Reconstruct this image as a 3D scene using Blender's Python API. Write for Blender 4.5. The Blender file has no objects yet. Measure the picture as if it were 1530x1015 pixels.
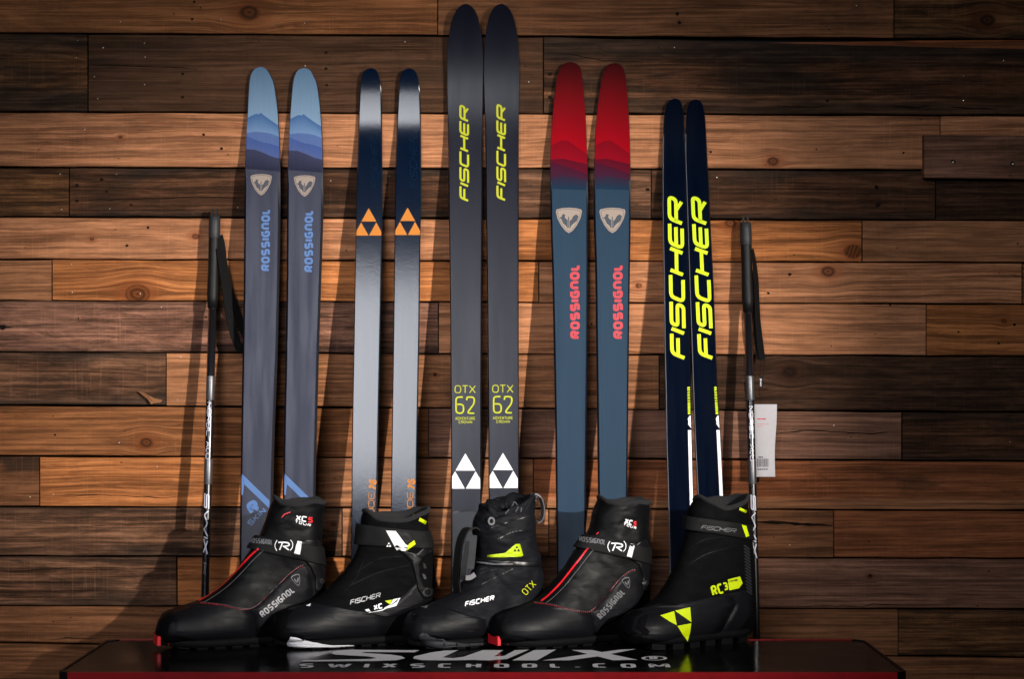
import bpy, bmesh, math, random
from mathutils import Vector as V, noise
from mathutils.bvhtree import BVHTree
from mathutils.geometry import tessellate_polygon
random.seed(7)
SC = bpy.context.scene
COL = SC.collection
R = math.radians

# ------------------------------------------------------------------ camera
CAMD, F, CX, HY, CZ = 4.0, 2932.0, 765.0, 565.0, 0.999
cam = bpy.data.cameras.new('camera'); camo = bpy.data.objects.new('camera', cam); COL.objects.link(camo)
camo.location = (0, -CAMD, CZ); camo.rotation_euler = (R(90), 0, 0)
cam.sensor_width = 36; cam.lens = 36 * F / 1530; cam.shift_y = (HY - 507.5) / 1530
cam.clip_start = .05; cam.clip_end = 100
SC.camera = camo
# ------------------------------------------------------------------ light
w = bpy.data.worlds.new('World'); SC.world = w; w.use_nodes = True
bg = w.node_tree.nodes['Background']; bg.inputs[0].default_value = (.7, .66, .62, 1); bg.inputs[1].default_value = .008

def aim(o, target):
    o.rotation_euler = (V(target) - o.location).to_track_quat('-Z', 'Y').to_euler()

sp = bpy.data.lights.new('key_lamp', 'SPOT'); spo = bpy.data.objects.new('key_lamp', sp); COL.objects.link(spo)
spo.location = (2.9, -4.5, 2.05); aim(spo, (-.20, 0, .99))
sp.energy = 2200; sp.spot_size = R(18.4); sp.spot_blend = 1.0; sp.shadow_soft_size = .035; sp.color = (1, .93, .84)
ar = bpy.data.lights.new('softbox', 'AREA'); aro = bpy.data.objects.new('softbox', ar); COL.objects.link(aro)
ar.shape = 'RECTANGLE'; ar.size = 2.1; ar.size_y = .93; ar.energy = 8.4; ar.color = (.93, .945, 1.0)
aro.location = (-.95, -4.5, 2.405); aim(aro, (-.22, 0, .98))
ar.spread = R(42)
SC.view_settings.view_transform = 'Standard'; SC.view_settings.look = 'None'
SC.view_settings.exposure = 0; SC.view_settings.gamma = 1

# ------------------------------------------------------------------ helpers
def W(px, py, D):
    s = (CAMD - D) / F
    return V(((px - CX) * s, -D, CZ + (HY - py) * s))

def lin(r, g, b, k=1.0):
    k *= .52
    f = lambda c: (c / 12.92 if c <= .04045 else ((c + .055) / 1.055) ** 2.4)
    return tuple(min(1, f(c / 255) * k) for c in (r, g, b)) + (1,)

WO = {}
def obj(name, verts, faces, mat=None, parent=None, smooth=False, origin=None):
    me = bpy.data.meshes.new(name)
    o_ = V(origin) if origin is not None else V((0, 0, 0))
    me.from_pydata([tuple(V(v) - o_) for v in verts], [], faces); me.update()
    if smooth:
        me.polygons.foreach_set('use_smooth', [True] * len(me.polygons))
    o = bpy.data.objects.new(name, me); COL.objects.link(o)
    if mat: me.materials.append(mat)
    if parent is not None:
        o.parent = parent; o.location = o_ - WO.get(parent.name, parent.location)
    else:
        o.location = o_
    WO[o.name] = o_
    return o

def empty(name, loc, label, cat, group=None):
    o = bpy.data.objects.new(name, None); COL.objects.link(o); o.location = loc
    o.empty_display_size = .05
    o['label'] = label; o['category'] = cat
    if group: o['group'] = group
    return o

def tag(o, label, cat, group=None):
    o['label'] = label; o['category'] = cat
    if group: o['group'] = group
    return o

class NT:
    def __init__(s, name):
        s.m = bpy.data.materials.new(name); s.m.use_nodes = True
        s.t = s.m.node_tree; s.b = s.t.nodes['Principled BSDF']
    def n(s, typ, ins=None, **kw):
        nd = s.t.nodes.new('ShaderNode' + typ)
        for k, v in kw.items(): setattr(nd, k, v)
        for k, v in (ins or {}).items(): s.set(nd.inputs[k], v)
        return nd
    def set(s, sock, v):
        if isinstance(v, bpy.types.NodeSocket): s.t.links.new(v, sock)
        else: sock.default_value = v
    def math(s, op, a, b=0.0, c=0.0, clamp=False):
        nd = s.n('Math', {0: a, 1: b, 2: c}, operation=op); nd.use_clamp = clamp; return nd.outputs[0]
    def mix(s, f, a, b, blend='MIX'):
        nd = s.t.nodes.new('ShaderNodeMix'); nd.data_type = 'RGBA'; nd.blend_type = blend
        s.set(nd.inputs[0], f); s.set(nd.inputs[6], a); s.set(nd.inputs[7], b); return nd.outputs[2]
    def ramp(s, f, stops):
        nd = s.n('ValToRGB', {0: f}); cr = nd.color_ramp
        while len(cr.elements) < len(stops): cr.elements.new(.5)
        for e, (p, c) in zip(cr.elements, stops):
            e.position = p; e.color = c if len(c) == 4 else tuple(c) + (1,)
        return nd.outputs[0]
    def mr(s, v, a, b, c=0.0, d=1.0, smooth=True):
        nd = s.n('MapRange', {0: v, 1: a, 2: b, 3: c, 4: d})
        if smooth: nd.interpolation_type = 'SMOOTHSTEP'
        return nd.outputs[0]
    def noise(s, vec, scale, detail=3, rough=.55, dist=0):
        return s.n('TexNoise', {'Vector': vec, 'Scale': scale, 'Detail': detail, 'Roughness': rough, 'Distortion': dist}).outputs[0]
    def bump(s, h, strength, dist):
        return s.n('Bump', {'Height': h, 'Strength': strength, 'Distance': dist}).outputs[0]
    def out(s, **kw):
        for k, v in kw.items(): s.set(s.b.inputs[k.replace('_', ' ')], v)
        return s.m

def plain(name, col, rough=.5, spec=.5, metal=0, coat=0, bump=None, vary=0.0, sheen=0):
    m = NT(name); tc = m.n('TexCoord').outputs['Object']
    c = col
    if vary:
        nz = m.noise(tc, 40, 5, .6)
        c = m.mix(m.mr(nz, .35, .7), col, tuple(x * (1 - vary) for x in col[:3]) + (1,))
    kw = {'Base_Color': c, 'Roughness': rough, 'Specular_IOR_Level': spec, 'Metallic': metal, 'Coat_Weight': coat, 'Sheen_Weight': sheen}
    if bump:
        kw['Normal'] = m.bump(m.noise(tc, bump[0], 3, .6), bump[1], bump[2])
    return m.out(**kw)

# ---------------- stroke lettering
G = {
 'O': (1, [([(0,0),(0,1),(1,1),(1,0)], 1)]), 'S': (1, [([(1,1),(0,1),(0,.5),(1,.5),(1,0),(0,0)], 0)]),
 'I': (0, [([(0,0),(0,1)], 0)]), 'C': (1, [([(1,1),(0,1),(0,0),(1,0)], 0)]),
 'H': (1, [([(0,0),(0,1)],0), ([(1,0),(1,1)],0), ([(0,.5),(1,.5)],0)]),
 'E': (.9, [([(1,1),(0,1),(0,0),(1,0)],0), ([(0,.5),(.95,.5)],0)]),
 'F': (.9, [([(1,1),(0,1),(0,0)],0), ([(0,.5),(.9,.5)],0)]),
 'R': (1, [([(0,0),(0,1),(1,1),(1,.46),(0,.46)],0), ([(.5,.46),(1,0)],0)]),
 'G': (1, [([(1,1),(0,1),(0,0),(1,0),(1,.5),(.5,.5)],0)]),
 'n': (1, [([(0,0),(0,1),(1,1),(1,0)],0)]), 'N': (1, [([(0,0),(0,1),(1,0),(1,1)],0)]),
 'L': (.7, [([(0,1),(0,0),(1,0)],0)]), 'T': (.9, [([(0,1),(1,1)],0), ([(.5,1),(.5,0)],0)]),
 'X': (1, [([(0,0),(1,1)],0), ([(0,1),(1,0)],0)]),
 '6': (1, [([(.9,1),(0,1),(0,0),(1,0),(1,.55),(0,.55)],0)]), '2': (1, [([(0,.8),(0,1),(1,1),(1,.6),(0,0),(1,0)],0)]),
 'A': (1, [([(0,0),(.5,1),(1,0)],0), ([(.2,.32),(.8,.32)],0)]), 'D': (1, [([(0,0),(0,1),(1,1),(1,0)],1)]),
 'V': (1, [([(0,1),(.5,0),(1,1)],0)]), 'U': (1, [([(0,1),(0,0),(1,0),(1,1)],0)]),
 'W': (1.9, [([(0,1),(.22,0),(.5,.85),(.78,0),(1,1)],0)]), 'K': (.9, [([(0,0),(0,1)],0), ([(1,1),(0,.45)],0), ([(.25,.58),(1,0)],0)]),
 'M': (1.6, [([(0,0),(0,1),(.5,.25),(1,1),(1,0)],0)]), 'B': (1, [([(0,0),(0,1),(1,1),(1,0)],1), ([(0,.5),(1,.5)],0)]),
 '3': (1, [([(0,1),(1,1),(1,.5),(.35,.5)],0), ([(1,.5),(1,0),(0,0)],0)]), '5': (1, [([(1,1),(0,1),(0,.55),(1,.55),(1,0),(0,0)],0)]),
 '7': (.9, [([(0,1),(1,1),(.3,0)],0)]), '.': (0, [([(0,0),(0,.1)],0)]), '(': (.35, [([(1,1.15),(0,.75),(0,.25),(1,-.15)],0)]),
 ')': (.35, [([(0,1.15),(1,.75),(1,.25),(0,-.15)],0)]), ' ': (.6, []), 'Y': (1, [([(0,1),(.5,.5),(1,1)],0), ([(.5,.5),(.5,0)],0)]),
 'P': (1, [([(0,0),(0,1),(1,1),(1,.46),(0,.46)],0)]),
}
def fillet(p, r, closed, n=4):
    if r <= 0: return p
    out = []; N = len(p)
    for i in range(N):
        if not closed and i in (0, N - 1): out.append(p[i]); continue
        a, b, c = V(p[i-1]), V(p[i]), V(p[(i+1) % N])
        d1, d2 = (a - b), (c - b); l1, l2 = d1.length, d2.length
        rr = min(r, l1 * .48, l2 * .48)
        s, e = b + d1 * (rr / l1), b + d2 * (rr / l2)
        for k in range(n + 1):
            t = k / n; q = s * (1-t)**2 + b * 2 * t * (1-t) + e * t * t; out.append((q.x, q.y))
    return out
def ribbon(p, wd, closed, maxseg, VV, FF, off, cols=2):
    pts = []
    N = len(p); rng = N if closed else N - 1
    for i in range(rng):
        a, b = V(p[i]), V(p[(i+1) % N]); k = max(1, int(math.ceil((b - a).length / maxseg)))
        for j in range(k): pts.append(a.lerp(b, j / k))
    if not closed: pts.append(V(p[-1]))
    M = len(pts); base = len(VV)
    for i in range(M):
        if closed: a, c = pts[i-1], pts[(i+1) % M]
        else: a, c = pts[max(i-1, 0)], pts[min(i+1, M-1)]
        b = pts[i]
        d1 = (b - a); d2 = (c - b)
        if d1.length < 1e-9: d1 = d2
        if d2.length < 1e-9: d2 = d1
        d1 = d1.normalized(); d2 = d2.normalized()
        n1 = V((-d1.y, d1.x)); n2 = V((-d2.y, d2.x)); m = n1 + n2
        if m.length < 1e-6: m = n1.copy()
        m.normalize(); sc = min(1.5, 1 / max(.3, m.dot(n1)))
        for j in range(cols + 1):
            q = b + m * (wd * sc * (j / cols - .5)); VV.append((q.x, q.y, off))
    for i in range(M if closed else M - 1):
        i2 = (i + 1) % M
        for j in range(cols):
            a = base + i * (cols+1) + j; b = base + i2 * (cols+1) + j
            FF.append((a, a + 1, b + 1, b))
def text2d(s, start, end, h, wt, shear=0, rnd=.3, gap=.35, cell=None, maxseg=3.0, split=False):
    """strokes laid from start to end (2D), letters rising to the left of the direction of reading (y down)."""
    a0, a1 = V(start), V(end); L = (a1 - a0).length; ax = (a1 - a0) / L; bx = V((ax.y, -ax.x))
    L -= 0
    nw = sum(G[c][0] for c in s)
    g = gap * wt if gap > 1 else gap * h
    cellw = (L - wt * len(s) - g * (len(s) - 1)) / nw
    VV, FF = [], []; x = 0; k = 0; sep = []
    for c in s:
        if split: VV, FF = [], []; sep.append((VV, FF))
        gw, polys = G[c]; cw = gw * cellw
        for p, closed in polys:
            q = [(x + wt/2 + u * cw, wt/2 + v * (h - wt)) for u, v in p]
            q = [(u + shear * v, v) for u, v in q]
            q = fillet(q, rnd * h, closed)
            q = [tuple(a0 + ax * u + bx * v) for u, v in q]
            ribbon(q, wt, closed, maxseg, VV, FF, .00008 * (k % 5)); k += 1
        x += cw + wt + g
    return sep if split else (VV, FF)
def poly2d(pts, cuts=2, off=0.0):
    tri = tessellate_polygon([[V((x, y, 0)) for x, y in pts]])
    VV = [(x, y, off) for x, y in pts]; FF = [tuple(t) for t in tri]
    for _ in range((0, 1, 1, 2, 2, 3)[cuts]):
        mid = {}; F2 = []
        def mp(a, b):
            k_ = (min(a, b), max(a, b))
            if k_ not in mid:
                mid[k_] = len(VV); VV.append(tuple((p + q) / 2 for p, q in zip(VV[a], VV[b])))
            return mid[k_]
        for a, b, c in FF:
            ab, bc, ca = mp(a, b), mp(b, c), mp(c, a); F2 += [(a, ab, ca), (ab, b, bc), (ca, bc, c), (ab, bc, ca)]
        FF = F2
    return VV, FF
def join2d(*ms):
    VV, FF = [], []
    for v, f in ms:
        b = len(VV); VV += v; FF += [tuple(i + b for i in q) for q in f]
    return VV, FF
def decal(name, m2, fn, mat, parent, off):
    """map 2D picture-plane drawing onto a surface through fn(x,y,offset) -> world point or None"""
    VV, FF = m2; P = [fn(x, y, off + o) for x, y, o in VV]
    keep = [f for f in FF if all(P[i] is not None for i in f)]
    if not keep: return None
    used = sorted({i for f in keep for i in f}); ix = {i: k for k, i in enumerate(used)}
    vs = [P[i] for i in used]; fs = []
    for f in keep:
        f = [ix[i] for i in f]; nrm = (vs[f[1]] - vs[f[0]]).cross(vs[f[2]] - vs[f[0]])
        fs.append(tuple(f) if nrm.y <= 0 else tuple(reversed(f)))
    return obj(name, vs, fs, mat, parent)

# ------------------------------------------------------------------ the plank wall
TON = {'lt': (0.44, 0.19, 0.0892), 'or': (0.41, 0.1501, 0.0485), 'tan': (0.33, 0.1425, 0.064), 'br': (0.2, 0.0836, 0.0359), 'rd': (0.25, 0.0836, 0.032), 'mv': (0.24, 0.114, 0.0718), 'gr': (0.145, 0.0693, 0.0369), 'dk': (0.082, 0.0351, 0.0165), 'vd': (0.058, 0.0266, 0.0136), 'ol': (0.13, 0.057, 0.022), 'pk': (0.22, 0.1064, 0.066), 'am': (0.265, 0.1026, 0.0369), 'wb': (0.085, 0.04, 0.02)}
def wood(name, tone, seed, knots, rough, stain, figure, strip=None):
    m = NT(name); c = TON[tone]
    rv = random.Random(seed); g = rv.uniform(.9, 1.1)
    base = tuple(x * g for x in c) + (1,)
    dark = tuple(x * f for x, f in zip(c, (.5, .44, .4))) + (1,)
    light = (min(1, c[0] * 1.22), min(1, c[1] * 1.25), min(1, c[2] * 1.3), 1)
    tc = m.n('TexCoord').outputs['Object']
    mp = m.n('Mapping', {'Vector': tc, 'Location': (seed * 1.37, 0, seed * 2.11)}).outputs[0]
    warp = m.noise(m.n('Mapping', {'Vector': mp, 'Scale': (2.2, 1, 9)}).outputs[0], 1.0, 3, .5)
    sx = m.n('SeparateXYZ', {0: mp}); z2 = m.math('ADD', sx.outputs[2], m.math('MULTIPLY', warp, figure))
    lsx = m.n('SeparateXYZ', {0: tc})
    kmask = khalo = None
    for kx, kz, kr in knots:
        dx = m.math('MULTIPLY', m.math('SUBTRACT', lsx.outputs[0], kx), .75); dz = m.math('SUBTRACT', lsx.outputs[2], kz)
        d = m.math('SQRT', m.math('ADD', m.math('MULTIPLY', dx, dx), m.math('MULTIPLY', dz, dz)))
        d = m.math('ADD', d, m.math('MULTIPLY', m.math('SUBTRACT', warp, .5), kr * .9))
        # grain flows round the knot
        fl = m.math('MULTIPLY', m.mr(d, kr * 4, kr * .6), m.math('MULTIPLY', dz, -.55))
        z2 = m.math('ADD', z2, fl)
        k1 = m.mr(d, kr * 1.05, kr * .75); k2 = m.mr(d, kr * 2.6, kr * .8, 0, .55)
        kmask = k1 if kmask is None else m.math('MAXIMUM', kmask, k1)
        khalo = k2 if khalo is None else m.math('MAXIMUM', khalo, k2)
    gv = m.n('CombineXYZ', {0: m.math('MULTIPLY', sx.outputs[0], 3.2), 1: sx.outputs[1], 2: m.math('MULTIPLY', z2, 190)}).outputs[0]
    fine = m.noise(gv, 1.0, 5, .65)
    gv2 = m.n('CombineXYZ', {0: m.math('MULTIPLY', sx.outputs[0], 12), 1: sx.outputs[1], 2: m.math('MULTIPLY', z2, 520)}).outputs[0]
    fib = m.noise(gv2, 1.0, 3, .7)
    ring = m.n('TexWave', {'Vector': m.n('CombineXYZ', {0: m.math('MULTIPLY', sx.outputs[0], .35), 2: z2}).outputs[0], 'Scale': 22 + rv.random() * 14,
               'Distortion': 5.5, 'Detail': 2, 'Detail Scale': .8}, wave_type='BANDS', bands_direction='Z', wave_profile='SAW').outputs[1]
    col = m.mix(m.mr(fine, .34, .66), dark, base)
    col = m.mix(m.math('MULTIPLY', m.mr(ring, .35, 1.0), .26), col, dark)
    col = m.mix(m.math('MULTIPLY', m.mr(fib, .5, .72), .6), col, light)
    col = m.mix(m.math('MULTIPLY', m.mr(fib, .48, .28), .45), col, dark)
    streak = m.noise(m.n('CombineXYZ', {0: m.math('MULTIPLY', sx.outputs[0], 1.7), 1: 3.0, 2: m.math('MULTIPLY', z2, 85)}).outputs[0], 1.0, 6, .72)
    col = m.mix(m.mr(streak, .50, .40, 0, .72 if rough > .5 else .45), col, tuple(x * .30 for x in c) + (1,))
    col = m.mix(m.mr(streak, .54, .64, 0, .4), col, light)
    mott = m.noise(m.n('CombineXYZ', {0: m.math('MULTIPLY', sx.outputs[0], 9), 1: 7.0, 2: m.math('MULTIPLY', z2, 60)}).outputs[0], 1.0, 6, .75, .5)
    col = m.mix(m.mr(mott, .53, .64, 0, .55 if rough > .5 else .22), col, tuple(x * .35 for x in c) + (1,))
    col = m.mix(m.mr(mott, .45, .36, 0, .5 if rough > .5 else .2), col, light)
    # blotches and age stains
    bl = m.noise(m.n('Mapping', {'Vector': mp, 'Scale': (3.0, 1, 11), 'Location': (5, 0, 3)}).outputs[0], 1.0, 5, .62, .4)
    col = m.mix(m.mr(bl, .59 - stain * .12, .69 - stain * .1, 0, min(.9, .3 + stain * .75)), col, (.026, .015, .009, 1))
    pat = m.noise(m.n('Mapping', {'Vector': mp, 'Scale': (14, 1, 30), 'Location': (2, 0, 8)}).outputs[0], 1.0, 6, .7, .8)
    col = m.mix(m.mr(pat, .55, .66, 0, .32 + .5 * stain), col, tuple(x * .42 for x in c) + (1,))
    bl2 = m.noise(m.n('Mapping', {'Vector': mp, 'Scale': (1.6, 1, 5), 'Location': (9, 0, 1)}).outputs[0], 1.0, 3, .5)
    col = m.mix(m.mr(bl2, .4, .65, .0, .3), col, light)
    if strip:  # a paler strip along the lower edge, where the old board was covered
        edge = m.math('ADD', m.math('ADD', lsx.outputs[2], m.math('MULTIPLY', lsx.outputs[0], strip[1])), m.math('MULTIPLY', m.math('SUBTRACT', bl, .5), .03))
        c2_ = TON[strip[2]]; pale = m.mix(m.mr(fine, .34, .66), tuple(x * .55 for x in c2_) + (1,), c2_ + (1,))
        col = m.mix(m.mr(edge, strip[0] + .005, strip[0] - .005, 0, .9), col, pale)
    # scratches left by the saw, across the board
    saw = m.noise(m.n('Mapping', {'Vector': mp, 'Scale': (260, 1, 7)}).outputs[0], 1.0, 2, .5)
    col = m.mix(m.math('MULTIPLY', m.mr(saw, .56, .70), .42 * rough), col, light)
    pit = m.n('TexVoronoi', {'Vector': m.n('Mapping', {'Vector': mp, 'Scale': (9, 1, 22)}).outputs[0], 'Scale': 1.4}).outputs['Distance']
    col = m.mix(m.mr(pit, .045, .02, 0, .75), col, (.02, .012, .008, 1))
    if tone in ('gr', 'dk', 'mv', 'ol'):
        eg = m.mr(m.math('ADD', m.math('ABSOLUTE', lsx.outputs[2]), m.math('MULTIPLY', m.math('SUBTRACT', bl, .5), .06)), .026, .052, 0, .3 + .55 * stain)
        col = m.mix(eg, col, (.022, .016, .012, 1))
    gain = m.mr(m.math('ADD', m.math('MULTIPLY', streak, .6), m.math('MULTIPLY', fine, .4)), .40, .60, *((.62, 1.28) if rough > .5 else (.74, 1.18)))
    if rough > .5: gain = m.math('MULTIPLY', gain, m.mr(mott, .38, .62, 1.25, .66))
    else: gain = m.math('MULTIPLY', gain, m.mr(mott, .36, .66, 1.12, .82))
    vm = m.n('VectorMath', {0: col, 'Scale': gain}, operation='SCALE'); col = vm.outputs[0]
    if kmask is not None:
        col = m.mix(khalo, col, tuple(x * f for x, f in zip(c, (.55, .38, .3))) + (1,))
        kr_ = m.n('TexWave', {'Vector': m.n('Mapping', {'Vector': tc, 'Location': (-knots[0][0] * .8, 0, -knots[0][1]), 'Scale': (.8, 0, 1)}).outputs[0], 'Scale': .55 / knots[0][2], 'Distortion': 2.5, 'Detail': 3, 'Detail Scale': 2}, wave_type='RINGS', rings_direction='SPHERICAL').outputs[1]
        col = m.mix(m.math('MULTIPLY', kmask, .9), col, m.mix(kr_, tuple(x * .10 for x in c) + (1,), tuple(x * y_ for x, y_ in zip(c, (.38, .28, .22))) + (1,)))
    h = m.math('ADD', m.math('MULTIPLY', fine, .7), m.math('MULTIPLY', fib, .45))
    h = m.math('ADD', h, m.math('MULTIPLY', saw, .3 * rough)); h = m.math('ADD', h, m.math('MULTIPLY', streak, .8))
    h = m.math('SUBTRACT', h, m.mr(pit, .045, .02, 0, 1.2))
    return m.out(Base_Color=col, Roughness=m.mr(fine, .2, .8, .85, .68), Specular_IOR_Level=.12, Normal=m.bump(h, .8, .0024))

backing_mat = plain('wall_backing_paint', (.012, .010, .009, 1), .9)
def box(x0, x1, y0, y1, z0, z1):
    v = [(x, y, z) for x in (x0, x1) for y in (y0, y1) for z in (z0, z1)]
    return v, [(0,1,3,2), (4,6,7,5), (0,4,5,1), (2,3,7,6), (0,2,6,4), (1,5,7,3)]
XL, XR = -300, 1830
v, f = box(W(XL, 0, 0).x, W(XR, 0, 0).x, .026, .06, 0, W(0, -165, 0).z)
wall = obj('wall', v, f, backing_mat); wall['kind'] = 'structure'

rows = [((-160, -158, -33, -31), [(340, 'br'), (1000, 'tan'), (XR, 'br')]),
 ((-30, -28, 47, 57), [(654, 'am', .35, [(372, 18, 14)]), (1336, 'br', .25, [(560, 15, 4)]), (XR, 'ol', .3, [(1475, 30, 11)])]),
 ((50, 60, 165, 171), [(131, 'ol', .6), (812, 'wb', .4), (XR, 'dk', .75)]),
 ((168, 174, 248, 253), [(735, 'lt', .06, [(180, 205, 3), (560, 210, 4)]), (1405, 'lt', .1, [(1155, 241, 8)]), (XR, 'lt', .1)]),
 ((251, 256, 322, 328), [(103, 'ol', .15), (735, 'dk', .55), (973, 'gr', .35), (1398, 'dk', .55), (XR, 'vd', .5)]),
 ((325, 331, 386, 391), [(690, 'lt', .1, [(292, 353, 5), (137, 357, 3)]), (1288, 'or', .15, [(1091, 334, 8), (1275, 376, 11)]), (XR, 'tan', .15)]),
 ((389, 394, 448, 454), [(78, 'tan', .1), (805, 'or', .08, [(206, 440, 13)]), (1527, 'lt', .1, [(1237, 406, 10), (954, 427, 5)]), (XR, 'br', .2)]),
 ((450, 456, 525, 531), [(655, 'mv', .3), (1384, 'lt', .05), (XR, 'or', .1, [(1500, 480, 4)])]),
 ((527, 534, 604, 615), [(248, 'gr', .6), (985, 'tan', .12, [(650, 560, 3)]), (XR, 'vd', .4, [(1180, 556, 9)])]),
 ((607, 618, 680, 688), [(640, 'am', .1, [(218, 662, 9)]), (1348, 'pk', .35), (XR, 'dk', .5)]),
 ((683, 691, 756, 762), [(59, 'br', .8), (470, 'or', .05), (797, 'tan', .15), (XR, 'rd', .55)]),
 ((759, 765, 830, 834), [(511, 'gr', .45, [(498, 784, 4), (498, 812, 4)]), (820, 'tan', .15), (1246, 'br', .3), (XR, 'rd', .25)]),
 ((833, 837, 905, 910), [(264, 'gr', .5), (700, 'or', .1), (XR, 'pk', .2, [(1300, 862, 4)])]),
 ((907, 913, 960, 982), [(620, 'br', .3), (1342, 'br', .3), (XR, 'ol', .25)]),
 ((963, 985, 1036, 1042), [(480, 'br', .4), (1100, 'ol', .3), (XR, 'br', .3)])]
y = 1040
while y < 1270:
    rows.append(((y, y + 3, y + 71, y + 72), [(random.randint(100, 600), random.choice(['br', 'tan', 'gr'])), (random.randint(800, 1200), random.choice(['or', 'br', 'mv'])), (XR, 'ol')]))
    y += 75
PL = []
def wallD(px, py):
    d = [l for a, b, c, e, l in PL if a <= px <= b and c - 2 <= py <= e + 2]
    return (max(d) if d else 0) + .0012
def plank(px0, px1, tl, tr, bl, br_, tone, stain, knots, seed, proud=None, strip=None):
    rv = random.Random(seed); N = max(4, int((px1 - px0) / 55))
    lift = rv.uniform(-.0035, .0025) if proud is None else proud
    cx, cz = (px0 + px1) / 2, (tl + tr + bl + br_) / 4
    PL.append((px0, px1, (tl + tr) / 2, (bl + br_) / 2, lift))
    o = W(cx, cz, 0); vs = []; fs = []
    b = .0013
    for i in range(N + 1):
        t = i / N; px = px0 + (px1 - px0) * t
        T = W(px, tl + (tr - tl) * t + rv.uniform(-.55, .55), 0); B = W(px, bl + (br_ - bl) * t + rv.uniform(-.55, .55), 0)
        yy = -lift + .0009 * noise.noise(V((px * .01, seed, 0)))
        e = b if i in (0, N) else 0
        vs += [(T.x, .022, T.z), (T.x, yy + b, T.z), (T.x, yy + e, T.z - b * rv.uniform(.8, 2)), (B.x, yy + e, B.z + b * rv.uniform(.8, 2)), (B.x, yy + b, B.z), (B.x, .022, B.z)]
    for i in range(N):
        for j in range(5):
            a = i * 6 + j; fs.append((a, a + 1, a + 7, a + 6))
    fs.append(tuple(range(5, -1, -1))); fs.append(tuple(range(N * 6, N * 6 + 6)))
    kl = []
    for kx, kz, kr in knots:
        p = W(kx, kz, 0); kl.append((p.x - o.x, p.z - o.z, kr * 1.364e-3))
    rough = 1.0 if tone in ('gr', 'dk', 'vd', 'mv', 'ol') else .45
    m = wood('wood_plank', tone, seed, kl, rough, stain, .03 if tone in ('lt', 'or', 'tan') else .018, strip)
    p = obj('plank', vs, [tuple(reversed(q)) for q in fs], m, wall, origin=o)
    return p
seed = 1
def yat(l, r, x): return l + (r - l) * (x / 1530)
for (tl, tr, bl, br_), segs in rows:
    x0 = XL
    for sg in segs:
        x1, tone = sg[0], sg[1]; stain = sg[2] if len(sg) > 2 else .25; kn = sg[3] if len(sg) > 3 else []
        j = random.uniform(-1.2, 1.2)
        sk = (-.036, .022, 'br') if (tl, x1) == (50, XR) else ((-.028, .0, 'tan') if (tl, x1) == (683, XR) else None)
        plank(x0 + .9, x1 - .9, yat(tl, tr, x0) + j * .4, yat(tl, tr, x1) + (19 if (tl, x1) == (50, XR) else 0), yat(bl, br_, x0), yat(bl, br_, x1) + j * .4, tone, stain, kn, seed, strip=sk)
        x0 = x1; seed += 1
# the short board screwed on over the others, with two screw holes
cleat = plank(1378, XR, 203, 206, 267, 271, 'pk', .45, [], 400, proud=.021)
cleat.name = 'cover_plank'
plank(1150, XR - 2, 62, 52, 84, 100, 'rd', .1, [], 401, proud=-.010)
# splinter on the grey plank, brads and bolt holes
spl = plain('raw_splinter_wood', (.22, .09, .035, 1), .85)
pts = [(206, 585), (214, 586), (222, 591), (232, 596), (243, 598), (240, 602), (230, 603), (226, 604), (221, 597), (212, 590)]
vs = [W(a, b, .0045 + .003 * math.sin(i)) for i, (a, b) in enumerate(pts)] + [W(a, b, .001) for a, b in pts]
n = len(pts); obj('splinter', vs, [tuple(range(n - 1, -1, -1))] + [(i, (i+1) % n, n + (i+1) % n, n + i) for i in range(n)], spl, wall)
def discs(name, items, mat, D):
    VV, FF = [], []
    for px, py, r in items:
        c = W(px, py, wallD(px, py) + D); b = len(VV); VV.append(c + V((0, -.0003, 0)))
        for k in range(8):
            a = k * math.pi / 4; q = r * random.uniform(.75, 1.25)
            VV.append(c + V((math.cos(a) * q * 1.15, 0, math.sin(a) * q)))
        FF += [(b, b + 1 + (k + 1) % 8, b + 1 + k) for k in range(8)]
    o = obj(name, VV, FF, mat, wall); o['kind'] = 'stuff'
br = [(116, 60), (154, 71), (114, 86), (216, 64), (217, 85), (141, 114), (216, 126), (146, 147), (180, 32), (330, 29), (455, 34), (90, 260), (92, 313), (164, 312), (174, 260), (494, 270), (355, 310),
      (107, 395), (108, 437), (241, 459), (270, 534), (265, 598), (178, 662), (45, 743), (80, 739), (235, 698), (456, 98), (790, 122), (605, 62), (1440, 150), (1440, 113), (1280, 8), (1500, 90), (1071, 265), (1180, 815), (1246, 636)]
br += [(random.uniform(0, 1530), random.uniform(60, 940)) for _ in range(16)]
discs('brad_nails', [(a, b, .0011) for a, b in br], plain('nail_steel', (.6, .58, .55, 1), .35, metal=1), .0002)
ho = [(287, 28, 4), (290, 2, 4), (273, 110, 4), (273, 145, 4.5), (487, 78, 4), (487, 102, 4.5), (488, 127, 4), (260, 20, 2), (304, 201, 4), (331, 222, 4.5), (196, 306, 4), (115, 277, 5), (115, 300, 5), (152, 268, 5),
      (159, 286, 4), (221, 340, 4), (190, 367, 4), (308, 474, 3), (4, 489, 9), (578, 276, 5), (578, 295, 5), (1012, 20, 5), (1015, 33, 5), (822, 110, 5), (822, 145, 5), (1062, 227, 4), (1220, 223, 2.5), (1350, 228, 3),
      (1236, 150, 5), (1180, 410, 5), (1148, 438, 4), (1310, 280, 7), (1312, 306, 7), (1516, 485, 4), (1492, 513, 4), (1432, 496, 3), (968, 283, 5), (884, 484, 3), (650, 560, 4), (1300, 861, 4), (1425, 237, 4), (1514, 238, 4), (80, 930, 2), (82, 650, 3)]
ho += [(random.uniform(0, 1530), random.uniform(0, 940), random.uniform(1.2, 2.5)) for _ in range(30)]
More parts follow.
